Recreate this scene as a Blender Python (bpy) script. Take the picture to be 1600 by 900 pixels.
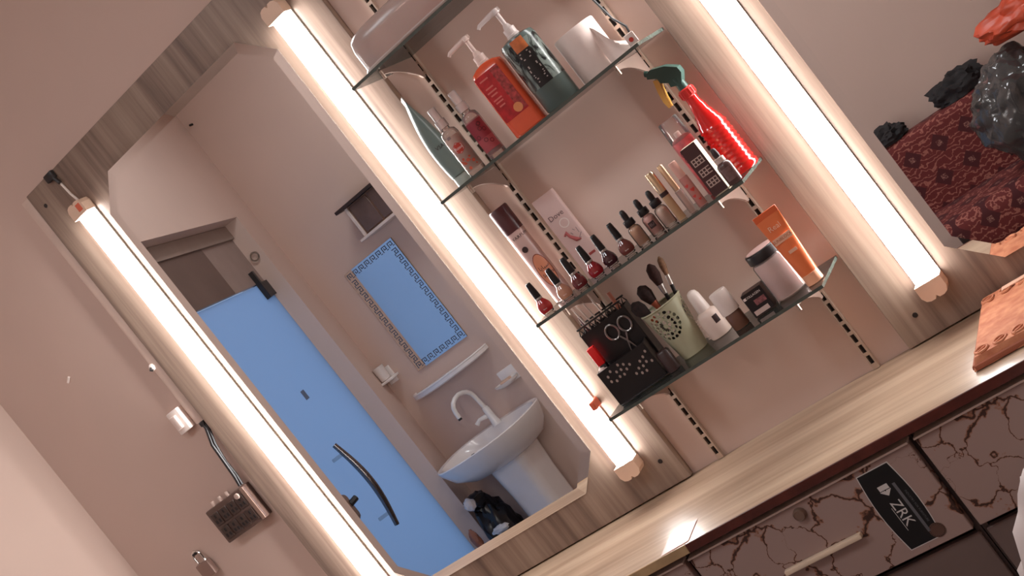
import bpy, bmesh, math, random
from mathutils import Vector, Matrix, noise
random.seed(7)
sc = bpy.context.scene
for o in list(bpy.data.objects):
    bpy.data.objects.remove(o, do_unlink=True)
COL = sc.collection

# ------------------------------------------------------------------ camera
cam_d = bpy.data.cameras.new('camera')
cam_d.sensor_fit = 'HORIZONTAL'; cam_d.sensor_width = 36.0
cam_d.lens = 2028.36 / 1600 * 36.0
cam_d.clip_start = 0.05
cam = bpy.data.objects.new('camera', cam_d); COL.objects.link(cam)
_r = Vector((0.701655, 0.363779, -0.612654)); _d = Vector((-0.515252, -0.334838, -0.788922)); _f = Vector((-0.492133, 0.869223, -0.047503))
m3 = Matrix((_r, -_d, -_f)).transposed()
cam.matrix_world = Matrix.Translation((1.322956, -2.299857, 0.646880)) @ m3.to_4x4()
sc.camera = cam

# ------------------------------------------------------------------ world: plain blue daylight sky outside the glass door
w = bpy.data.worlds.new('sky'); sc.world = w; w.use_nodes = True
bg = w.node_tree.nodes['Background']
bg.inputs[0].default_value = (0.34, 0.455, 0.68, 1); bg.inputs[1].default_value = 1.35
TUBE_STRENGTH = 32.0; FILL_STRENGTH = 13.5
sc.view_settings.view_transform = 'Standard'
try: sc.view_settings.look = 'None'
except Exception: pass
sc.view_settings.exposure = 0.12; sc.view_settings.gamma = 1.0
sc.view_settings.use_curve_mapping = False
sc.cycles.use_denoising = True
sc.cycles.max_bounces = 16; sc.cycles.transparent_max_bounces = 24
sc.cycles.glossy_bounces = 8; sc.cycles.diffuse_bounces = 6

FLOOR = -0.85; CEIL = 2.3
PI = math.pi

# ------------------------------------------------------------------ helpers
def lin(c):
    return tuple(((v/255)/12.92 if v/255 <= 0.04045 else ((v/255+0.055)/1.055)**2.4) for v in c)
MATS = {}
def mat(name, rgb, rough=0.5, metal=0.0, var=0.08, scale=12.0, bump=0.0, trans=0.0, coat=0.0, alpha=1.0, emit=None, spec=0.5, sss=0.0):
    """principled material whose colour is gently varied by a noise texture; rgb is sRGB 0-255"""
    if name in MATS: return MATS[name]
    m = bpy.data.materials.new(name); m.use_nodes = True
    nt = m.node_tree; b = nt.nodes['Principled BSDF']
    c = lin(rgb)
    tc = nt.nodes.new('ShaderNodeTexCoord'); nz = nt.nodes.new('ShaderNodeTexNoise')
    nz.inputs['Scale'].default_value = scale; nz.inputs['Detail'].default_value = 4
    nt.links.new(tc.outputs['Object'], nz.inputs['Vector'])
    rp = nt.nodes.new('ShaderNodeValToRGB')
    rp.color_ramp.elements[0].position = 0.3; rp.color_ramp.elements[1].position = 0.7
    rp.color_ramp.elements[0].color = tuple(max(0, v*(1-var)) for v in c) + (1,)
    rp.color_ramp.elements[1].color = tuple(min(1, v*(1+var)) for v in c) + (1,)
    nt.links.new(nz.outputs['Fac'], rp.inputs['Fac']); nt.links.new(rp.outputs['Color'], b.inputs['Base Color'])
    b.inputs['Roughness'].default_value = rough; b.inputs['Metallic'].default_value = metal
    b.inputs['Transmission Weight'].default_value = trans
    b.inputs['Coat Weight'].default_value = coat
    b.inputs['Alpha'].default_value = alpha
    b.inputs['Specular IOR Level'].default_value = spec
    if bump:
        bp = nt.nodes.new('ShaderNodeBump'); bp.inputs['Strength'].default_value = bump; bp.inputs['Distance'].default_value = 0.002
        nt.links.new(nz.outputs['Fac'], bp.inputs['Height']); nt.links.new(bp.outputs['Normal'], b.inputs['Normal'])
    if emit:
        b.inputs['Emission Color'].default_value = emit[0] + (1,); b.inputs['Emission Strength'].default_value = emit[1]
    MATS[name] = m
    return m

def wood(name, dark, mid, light, scale, rough=0.38):
    if name in MATS: return MATS[name]
    m = bpy.data.materials.new(name); m.use_nodes = True
    nt = m.node_tree; b = nt.nodes['Principled BSDF']
    tc = nt.nodes.new('ShaderNodeTexCoord'); mp = nt.nodes.new('ShaderNodeMapping'); mp.inputs['Scale'].default_value = scale
    nt.links.new(tc.outputs['Object'], mp.inputs['Vector'])
    n1 = nt.nodes.new('ShaderNodeTexNoise'); n1.inputs['Scale'].default_value = 1.0; n1.inputs['Detail'].default_value = 6; n1.inputs['Roughness'].default_value = 0.62; n1.inputs['Distortion'].default_value = 0.25
    nt.links.new(mp.outputs['Vector'], n1.inputs['Vector'])
    rp = nt.nodes.new('ShaderNodeValToRGB'); e = rp.color_ramp.elements
    e[0].position = 0.30; e[0].color = lin(dark)+(1,); e[1].position = 0.68; e[1].color = lin(light)+(1,)
    k = e.new(0.47); k.color = lin(mid)+(1,)
    nt.links.new(n1.outputs['Fac'], rp.inputs['Fac']); nt.links.new(rp.outputs['Color'], b.inputs['Base Color'])
    b.inputs['Roughness'].default_value = rough
    MATS[name] = m
    return m

def clear(name, rgb, ior=1.45, rough=0.03, dens=0.15):
    """thin clear plastic or glass: tinted transparency with a fresnel gloss"""
    if name in MATS: return MATS[name]
    m = bpy.data.materials.new(name); m.use_nodes = True
    nt = m.node_tree; nt.nodes.clear(); out = nt.nodes.new('ShaderNodeOutputMaterial')
    t = nt.nodes.new('ShaderNodeBsdfTransparent'); g = nt.nodes.new('ShaderNodeBsdfGlossy'); df = nt.nodes.new('ShaderNodeBsdfDiffuse')
    fr = nt.nodes.new('ShaderNodeFresnel'); fr.inputs['IOR'].default_value = ior
    mx = nt.nodes.new('ShaderNodeMixShader'); mx2 = nt.nodes.new('ShaderNodeMixShader')
    nz = nt.nodes.new('ShaderNodeTexNoise'); nz.inputs['Scale'].default_value = 30
    hs = nt.nodes.new('ShaderNodeMixRGB'); hs.inputs[0].default_value = 0.05; hs.inputs[1].default_value = lin(rgb)+(1,)
    nt.links.new(nz.outputs['Color'], hs.inputs[2])
    nt.links.new(hs.outputs[0], t.inputs['Color']); nt.links.new(hs.outputs[0], df.inputs['Color'])
    g.inputs['Roughness'].default_value = rough
    mx.inputs[0].default_value = dens
    nt.links.new(t.outputs[0], mx.inputs[1]); nt.links.new(df.outputs[0], mx.inputs[2])
    nt.links.new(fr.outputs[0], mx2.inputs[0]); nt.links.new(mx.outputs[0], mx2.inputs[1]); nt.links.new(g.outputs[0], mx2.inputs[2])
    nt.links.new(mx2.outputs[0], out.inputs[0])
    MATS[name] = m
    return m

class MB:
    def __init__(s): s.v = []; s.f = []; s.sm = []; s.mi = []; s.cur = 0
    def add(s, vs, fs, smooth=False, M=None):
        o = len(s.v)
        for p in vs:
            p = Vector(p)
            s.v.append(tuple(M @ p) if M is not None else tuple(p))
        for f in fs:
            s.f.append([i+o for i in f]); s.sm.append(smooth); s.mi.append(s.cur)
        return s
    def box(s, c, d, M=None):
        x, y, z = c; a, b, h = d[0]/2, d[1]/2, d[2]/2
        vs = [(x-a,y-b,z-h),(x+a,y-b,z-h),(x+a,y+b,z-h),(x-a,y+b,z-h),(x-a,y-b,z+h),(x+a,y-b,z+h),(x+a,y+b,z+h),(x-a,y+b,z+h)]
        return s.add(vs, [(0,3,2,1),(4,5,6,7),(0,1,5,4),(1,2,6,5),(2,3,7,6),(3,0,4,7)], False, M)
    def rbox(s, c, d, r=0.004, seg=2, M=None, smooth=True):
        bm = bmesh.new(); bmesh.ops.create_cube(bm, size=1.0)
        for v in bm.verts: v.co = Vector((v.co.x*d[0]+c[0], v.co.y*d[1]+c[1], v.co.z*d[2]+c[2]))
        bmesh.ops.bevel(bm, geom=bm.edges[:], offset=min(r, min(d)*0.49), segments=seg, affect='EDGES', profile=0.5)
        bm.verts.index_update()
        s.add([v.co[:] for v in bm.verts], [[v.index for v in f.verts] for f in bm.faces], smooth, M); bm.free()
        return s
    def lathe(s, prof, seg=24, c=(0,0,0), sx=1.0, sy=1.0, M=None, smooth=True, a0=0.0, a1=2*PI):
        full = abs(a1-a0-2*PI) < 1e-6
        n = seg if full else seg+1
        vs = []
        for r, z in prof:
            for i in range(n):
                a = a0+(a1-a0)*i/seg
                vs.append((c[0]+r*math.cos(a)*sx, c[1]+r*math.sin(a)*sy, c[2]+z))
        fs = []
        for k in range(len(prof)-1):
            for i in range(seg):
                j = (i+1) % n
                fs.append((k*n+i, k*n+j, (k+1)*n+j, (k+1)*n+i))
        if full:
            if prof[0][0] > 1e-6: fs.append(tuple(range(n-1, -1, -1)))
            if prof[-1][0] > 1e-6: fs.append(tuple((len(prof)-1)*n+i for i in range(n)))
        return s.add(vs, fs, smooth, M)
    def tube(s, pts, r, seg=8, M=None, cap=True):
        pts = [Vector(p) for p in pts]; rs = r if isinstance(r, (list, tuple)) else [r]*len(pts)
        vs = []; up = None
        for i, p in enumerate(pts):
            t = (pts[min(i+1, len(pts)-1)]-pts[max(i-1, 0)]).normalized()
            if up is None: up = Vector((0,0,1)) if abs(t.z) < 0.9 else Vector((1,0,0))
            a = t.cross(up).normalized(); b = a.cross(t).normalized(); up = b
            for k in range(seg):
                q = 2*PI*k/seg
                vs.append(p+(a*math.cos(q)+b*math.sin(q))*rs[i])
        fs = []
        for i in range(len(pts)-1):
            for k in range(seg):
                l = (k+1) % seg
                fs.append((i*seg+k, i*seg+l, (i+1)*seg+l, (i+1)*seg+k))
        if cap:
            fs.append(tuple(range(seg-1, -1, -1))); fs.append(tuple((len(pts)-1)*seg+k for k in range(seg)))
        return s.add(vs, fs, True, M)
    def prism(s, poly, y0, y1, M=None, smooth=False):
        """polygon in x,z extruded along y"""
        n = len(poly)
        vs = [(p[0], y0, p[1]) for p in poly]+[(p[0], y1, p[1]) for p in poly]
        fs = [tuple(range(n)), tuple(range(2*n-1, n-1, -1))]
        s.add(vs, fs, False, M)
        return s.add(vs, [((i+1) % n, i, n+i, n+(i+1) % n) for i in range(n)], smooth, M)
    def build(s, name, mats, parent=None, loc=None, rz=0.0, label=None):
        me = bpy.data.meshes.new(name); me.from_pydata(s.v, [], s.f); me.update()
        if not isinstance(mats, (list, tuple)): mats = [mats]
        for m in mats: me.materials.append(m)
        me.polygons.foreach_set('use_smooth', s.sm); me.polygons.foreach_set('material_index', s.mi)
        bm = bmesh.new(); bm.from_mesh(me); bmesh.ops.recalc_face_normals(bm, faces=bm.faces[:]); bm.to_mesh(me); bm.free()
        if any(s.sm) and hasattr(me, 'set_sharp_from_angle'): me.set_sharp_from_angle(angle=math.radians(42))
        return link(name, me, parent, loc, rz, label)
def link(name, me, parent=None, loc=None, rz=0.0, label=None):
    o = bpy.data.objects.new(name, me); COL.objects.link(o)
    if parent: o.parent = parent
    if loc: o.location = loc
    o.rotation_euler.z = rz
    if label: o['label'] = label
    return o
def tag(o, label, cat, group=None):
    o['label'] = label; o['category'] = cat
    if group: o['group'] = group
    return o
def struct(o): o['kind'] = 'structure'; return o
def thing(name, loc, rz, label, cat, group=None, rot=None):
    o = bpy.data.objects.new(name, None); COL.objects.link(o); o.empty_display_size = 0.02
    o.location = loc; o.rotation_euler = rot or (0, 0, rz)
    return tag(o, label, cat, group)
def text_mb(txt, size, depth=0.0003, spacing=1.0):
    """flat lettering in the x,z plane, centred, facing -y"""
    cu = bpy.data.curves.new('t', 'FONT'); cu.body = txt; cu.size = size; cu.align_x = 'CENTER'; cu.align_y = 'CENTER'; cu.space_character = spacing
    cu.resolution_u = 2
    o = bpy.data.objects.new('t', cu); COL.objects.link(o)
    dg = bpy.context.evaluated_depsgraph_get(); me = o.evaluated_get(dg).to_mesh()
    mb = MB(); mb.add([(v.co.x, 0, v.co.y) for v in me.vertices], [list(p.vertices) for p in me.polygons])
    o.evaluated_get(dg).to_mesh_clear(); bpy.data.objects.remove(o); bpy.data.curves.remove(cu)
    return mb
def bent(mb, R, dz=0.0, sy=1.0, ang=0.0):
    """wrap flat x,z shapes round an upright cylinder whose front is -y"""
    out = []
    for x, y, z in mb.v:
        a = x/R+ang
        out.append((math.sin(a)*(R-y), -math.cos(a)*(R-y)*sy, z+dz))
    mb.v = out
    return mb
def moved(mb, dx=0, dy=0, dz=0, rot=None):
    M = Matrix.Translation((dx, dy, dz)) @ (rot or Matrix.Identity(4))
    mb.v = [tuple(M @ Vector(p)) for p in mb.v]
    return mb
def patch(w, h, n=8):
    """flat label rectangle, subdivided so it can be bent"""
    mb = MB(); vs = []; fs = []
    for i in range(n+1):
        x = -w/2+w*i/n; vs += [(x, 0, -h/2), (x, 0, h/2)]
    for i in range(n): fs.append((2*i, 2*i+2, 2*i+3, 2*i+1))
    return mb.add(vs, fs, True)
def column_patch(zext, a, n=12):
    """flat shape in x,z cut into upright strips; zext(x) gives (low, high)"""
    mb = MB(); vs = []
    for i in range(n+1):
        x = -a+2*a*i/n; lo, hi = zext(x); vs += [(x, 0, lo), (x, 0, hi)]
    return mb.add(vs, [(2*i, 2*i+2, 2*i+3, 2*i+1) for i in range(n)], True)
def blob(c, r, amp=0.25, freq=3.0, sub=4, seed=0.0, flat=None, ridge=False):
    """crumpled bag-like lump"""
    bm = bmesh.new(); bmesh.ops.create_icosphere(bm, subdivisions=sub, radius=1.0)
    for v in bm.verts:
        n_ = v.co.normalized(); q = n_*freq+Vector((seed, seed*1.7, -seed))
        k = noise.noise(q)*0.6+noise.noise(q*2.3)*0.3
        if ridge: k += (0.5-abs(noise.noise(q*1.8)))*0.5-0.2
        k = 1+amp*k
        v.co = Vector((n_.x*r[0]*k, n_.y*r[1]*k, n_.z*r[2]*k))+Vector(c)
        if flat is not None and v.co.z < flat: v.co.z = flat
    bm.verts.index_update(); mb = MB()
    mb.add([v.co[:] for v in bm.verts], [[v.index for v in f.verts] for f in bm.faces], True); bm.free()
    return mb

# ------------------------------------------------------------------ materials of the setting
WALL = mat('beige_paint', (208, 182, 169), 0.75, var=0.05, scale=1.6, bump=0.05)
WOODP = wood('wood_panel_laminate', (104, 84, 74), (136, 114, 100), (160, 138, 122), (34, 34, 1.3))
WOODC = wood('wood_counter_laminate', (138, 112, 90), (164, 138, 116), (190, 166, 142), (1.0, 26, 26), 0.3)
CEILM = mat('white_ceiling', (205, 190, 178), 0.8, var=0.03)
FLOORM = mat('grey_floor', (120, 108, 100), 0.5, var=0.1)

# ------------------------------------------------------------------ the room
LA = Vector((-1.387, -0.044)); LB = Vector((-2.4426, -2.844))           # left wall runs skew from the vanity wall to the far wall
LU = (LB-LA).normalized(); LN = Vector((-LU.y, LU.x))                # along the wall; into the room
LLEN = (LB-LA).length
LM = Matrix(((LU.x, LN.x, 0, LA.x), (LU.y, LN.y, 0, LA.y), (0, 0, 1, 0), (0, 0, 0, 1)))   # (u, n, z) -> world
struct(MB().box((0.6, 0.06, (FLOOR+CEIL)/2), (4.4, 0.12, CEIL-FLOOR)).build('wall_back', WALL))
struct(MB().box((0.1, -2.904, (FLOOR+CEIL)/2), (5.6, 0.12, CEIL-FLOOR)).build('wall_front', WALL))
struct(MB().box((2.66, -1.42, (FLOOR+CEIL)/2), (0.12, 2.83, CEIL-FLOOR)).build('wall_right', WALL))
struct(MB().box((0.1, -1.42, FLOOR-0.05), (5.6, 3.2, 0.1)).build('floor', FLOORM))
struct(MB().box((0.1, -1.42, CEIL+0.05), (5.6, 3.2, 0.1)).build('ceiling', CEILM))
U0, U1, ZT = 1.54, 2.735, 1.40
mb = MB(); TH = 0.2
def lbox(mb, u0, u1, n0, n1, z0, z1): mb.box(((u0+u1)/2, (n0+n1)/2, (z0+z1)/2), (u1-u0, n1-n0, z1-z0), LM)
lbox(mb, -0.047, U0, -TH, 0, FLOOR, CEIL); lbox(mb, U1, LLEN, -TH, 0, FLOOR, CEIL); lbox(mb, U0, U1, -TH, 0, ZT, CEIL)
struct(mb.build('wall_left', WALL))

# added fill: two unseen glowing panels lift walls the tubes leave dark
FILLM = bpy.data.materials.new('fill_panel_glow'); FILLM.use_nodes = True
nt = FILLM.node_tree; nt.nodes.clear(); out = nt.nodes.new('ShaderNodeOutputMaterial'); em = nt.nodes.new('ShaderNodeEmission')
em.inputs[0].default_value = (0.93, 0.965, 1.0, 1); em.inputs[1].default_value = FILL_STRENGTH; nt.links.new(em.outputs[0], out.inputs[0])
for x_, lb_ in ((-1.05, 'added square fill light panel on the ceiling, nearer the glass door'), (0.55, 'added square fill light panel on the ceiling, over the middle of the room')):
    cl = thing('added_fill_panel', (x_, -1.95, CEIL), 0, lb_, 'lamp', 'added fill light panels')
    MB().box((0, 0, -0.022), (0.56, 0.56, 0.006)).build('diffuser', FILLM, cl)
    mb = MB()
    for c_, d_ in (((0, -0.29, -0.0135), (0.60, 0.02, 0.026)), ((0, 0.29, -0.0135), (0.60, 0.02, 0.026)), ((-0.29, 0, -0.0135), (0.02, 0.56, 0.026)), ((0.29, 0, -0.0135), (0.02, 0.56, 0.026))): mb.box(c_, d_)
    mb.build('frame', mat('fill_panel_frame', (230, 226, 220), 0.5), cl)

# frosted glass door with transom, set back in the opening of the left wall
FROST = bpy.data.materials.new('frosted_glass'); FROST.use_nodes = True
nt = FROST.node_tree; nt.nodes.clear(); out = nt.nodes.new('ShaderNodeOutputMaterial')
tl = nt.nodes.new('ShaderNodeBsdfTranslucent'); gl = nt.nodes.new('ShaderNodeBsdfGlossy'); df = nt.nodes.new('ShaderNodeBsdfDiffuse')
tl.inputs[0].default_value = (0.62, 0.72, 0.82, 1); df.inputs[0].default_value = (0.5, 0.56, 0.62, 1); gl.inputs['Roughness'].default_value = 0.35
nz = nt.nodes.new('ShaderNodeTexNoise'); nz.inputs['Scale'].default_value = 400
bp = nt.nodes.new('ShaderNodeBump'); bp.inputs['Strength'].default_value = 0.1; nt.links.new(nz.outputs[0], bp.inputs['Height']); nt.links.new(bp.outputs[0], gl.inputs['Normal'])
m1 = nt.nodes.new('ShaderNodeMixShader'); m1.inputs[0].default_value = 0.10; m2 = nt.nodes.new('ShaderNodeMixShader'); m2.inputs[0].default_value = 0.05
nt.links.new(tl.outputs[0], m1.inputs[1]); nt.links.new(df.outputs[0], m1.inputs[2]); nt.links.new(m1.outputs[0], m2.inputs[1]); nt.links.new(gl.outputs[0], m2.inputs[2]); nt.links.new(m2.outputs[0], out.inputs[0])
CHROME = mat('chrome', (215, 212, 208), 0.16, 1.0, var=0.03)
STEEL = mat('brushed_steel', (170, 160, 150), 0.32, 1.0, var=0.06, scale=60)
BRONZE = mat('bronze_lock', (128, 104, 90), 0.45, 0.4, var=0.1)
GREYFR = mat('grey_frame', (150, 132, 122), 0.6, var=0.05)
DARKP = mat('brown_transom', (104, 84, 76), 0.55, var=0.08, scale=6)
LIGHTP = mat('grey_transom', (150, 130, 122), 0.6, var=0.05)
DARK = mat('dark_metal', (46, 42, 42), 0.4, 0.3)
dr = struct(thing('door_1', (LM @ Vector((U0, -0.09, FLOOR))), 0, 'frosted glass door glowing blue with daylight, seen in left mirror', 'door'))
DM = Matrix.Translation(-(LM @ Vector((U0, -0.09, FLOOR)))) @ LM
def dbox(u0, u1, n0, n1, z0, z1): return MB().box(((u0+u1)/2, (n0+n1)/2, (z0+z1)/2), (u1-u0, n1-n0, z1-z0), DM)
GT = 1.085
dbox(U0+0.004, U1-0.006, -0.096, -0.086, FLOOR+0.008, GT).build('glass_leaf', FROST, dr)
dbox(U0+0.002, U1-0.002, -0.11, -0.07, 1.33, ZT-0.002).build('head_frame', GREYFR, dr)
dbox(U0+0.002, 2.285, -0.105, -0.08, GT+0.006, 1.329).build('transom_panel', DARKP, dr, label='dark brown transom panel')
dbox(2.286, U1-0.002, -0.105, -0.084, GT+0.006, 1.329).build('transom_panel', LIGHTP, dr, label='pale grey transom panel')
pf = dbox(2.62, U1-0.01, -0.104, -0.070, 1.01, GT+0.004).build('patch_fitting', DARK, dr)
dbox(2.60, 2.622, -0.104, -0.062, 1.005, 1.15).build('hinge_pin', DARK, pf)
mb = MB(); pts = []
for i in range(15):
    t = i/14; z = 0.335-0.415*t
    pts.append((1.955, -0.040+0.028*math.sin(t*PI), z))
mb.tube(pts, [0.011+0.005*math.sin(PI*i/14) for i in range(15)], 10, DM); hd = mb.build('door_handle', mat('chrome_dark_reflection', (120, 116, 116), 0.2, 1.0, var=0.03), dr)  # dark reflections are put into the handle's chrome colour
for z in (0.285, -0.02):
    MB().tube([(1.955, -0.088, z), (1.955, -0.032, z)], 0.008, 8, DM).build('handle_post', CHROME, hd)
lk = MB().rbox((U0+0.048, -0.034, 0.130), (0.092, 0.052, 0.12), 0.022, 3, DM).build('lock_case', BRONZE, dr)
MB().tube([(U0+0.06, -0.012, 0.14), (U0+0.085, 0.014, 0.145)], 0.013, 8, DM).build('thumb_turn', DARK, lk)
MB().box((2.19, -0.0855, 0.566), (0.05, 0.001, 0.045), DM).build('paper_square', mat('grey_paper', (96, 112, 140), 0.8), dr)
# ring hook on the far jamb
mb = MB(); rp_ = [(U1-0.012-0.018*math.sin(2*PI*i/14)*0, -0.045+0.02*math.cos(2*PI*i/14), 1.205+0.02*math.sin(2*PI*i/14)) for i in range(15)]
mb.tube(rp_, 0.004, 6, LM, cap=False); mb.tube([(U1, -0.045, 1.225), (U1-0.014, -0.045, 1.225)], 0.004, 6, LM)
tag(mb.build('ring_hook', STEEL), 'small steel ring hook on the door jamb beside the transom', 'hook')

# ------------------------------------------------------------------ vanity: wood panels, counter, drawers
def pwood(x0, x1, name, label):
    o = MB().rbox(((x0+x1)/2, -0.0092, 0.682), (x1-x0, 0.0176, 1.360), 0.0012, 1, smooth=False).build(name, WOODP)
    return tag(o, label, 'wall panel', 'wood laminate panels behind the mirrors')
pl = pwood(-0.8455, 0.0919, 'wood_panel', 'streaky wood laminate wall panel behind the tall eight-sided mirror left of shelves')
pr = pwood(0.610, 1.575, 'wood_panel', 'streaky wood laminate wall panel to the right of the glass shelves')
SCREW = mat('dark_screw', (40, 32, 30), 0.5, 0.3)
for p_, pts in ((pl, [(-0.814, 1.315), (0.056, 0.060), (0.056, 1.315), (-0.814, 0.06)]), (pr, [(0.656, 0.052), (0.656, 1.315)])):
    for x, z in pts:
        MB().lathe([(0.0052, 0), (0.0046, 0.0012), (0, 0.0014)], 12, (0, 0, 0), M=Matrix.Translation((x, -0.018, z)) @ Matrix.Rotation(PI/2, 4, 'X')).build('screw', SCREW, p_)

EDGE = mat('dark_red_edging', (84, 36, 28), 0.35, var=0.25, scale=40)
wt = thing('worktop', (0.37, -0.18, -0.018), 0, 'pale streaky wood worktop running below the mirrors and shelves', 'worktop')
MB().box((0, -0.002, 0.0085), (2.46, 0.362, 0.017)).build('top_board', WOODC, wt)
MB().rbox((0.5225, -0.1849, 0.0085), (1.415, 0.0038, 0.018), 0.001, 1).build('edge_band', EDGE, wt, label='dark red edging')
MB().rbox((-0.7075, -0.1849, 0.0085), (1.045, 0.0038, 0.018), 0.001, 1).build('edge_band', mat('tan_edging', (176, 146, 108), 0.4, var=0.15, scale=30), wt, label='pale tan edging')
MARB = bpy.data.materials.new('cracked_marble'); MARB.use_nodes = True
nt = MARB.node_tree; b = nt.nodes['Principled BSDF']
tc = nt.nodes.new('ShaderNodeTexCoord')
nz = nt.nodes.new('ShaderNodeTexNoise'); nz.inputs['Scale'].default_value = 14; nz.inputs['Detail'].default_value = 5
mxv = nt.nodes.new('ShaderNodeMixRGB'); mxv.blend_type = 'LINEAR_LIGHT'; mxv.inputs[0].default_value = 0.075
nt.links.new(tc.outputs['Object'], nz.inputs['Vector']); nt.links.new(tc.outputs['Object'], mxv.inputs[1]); nt.links.new(nz.outputs['Color'], mxv.inputs[2])
vo = nt.nodes.new('ShaderNodeTexVoronoi'); vo.feature = 'DISTANCE_TO_EDGE'; vo.inputs['Scale'].default_value = 11
nt.links.new(mxv.outputs[0], vo.inputs['Vector'])
n2 = nt.nodes.new('ShaderNodeTexNoise'); n2.inputs['Scale'].default_value = 9; nt.links.new(tc.outputs['Object'], n2.inputs['Vector'])
wdt = nt.nodes.new('ShaderNodeMapRange'); wdt.inputs[1].default_value = 0.44; wdt.inputs[2].default_value = 0.74; wdt.inputs[3].default_value = 0.003; wdt.inputs[4].default_value = 0.10
nt.links.new(n2.outputs['Fac'], wdt.inputs[0])
lt = nt.nodes.new('ShaderNodeMath'); lt.operation = 'DIVIDE'; nt.links.new(vo.outputs['Distance'], lt.inputs[0]); nt.links.new(wdt.outputs[0], lt.inputs[1])
rp = nt.nodes.new('ShaderNodeValToRGB'); e = rp.color_ramp.elements
e[0].position = 0.3; e[0].color = lin((62, 40, 34))+(1,); e[1].position = 1.0; e[1].color = lin((160, 136, 128))+(1,)
k = e.new(0.62); k.color = lin((150, 104, 82))+(1,)
nt.links.new(lt.outputs[0], rp.inputs['Fac']); nt.links.new(rp.outputs['Color'], b.inputs['Base Color']); b.inputs['Roughness'].default_value = 0.3
CARC = mat('dark_carcass', (60, 44, 40), 0.6)
DOORM = mat('brown_cabinet_door', (112, 94, 88), 0.5, var=0.08, scale=5)
TRIM = mat('pale_trim', (214, 196, 186), 0.35)
IVORY = mat('ivory_handle', (226, 205, 180), 0.4)
divs = [-0.776, -0.309, 0.158, 0.625, 1.092, 1.560]
BAY = ['under the tall mirror, at the far end', 'under the tall mirror', 'below the glass shelves with a black sticker', 'under the folded towel', 'at the near end']
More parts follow.
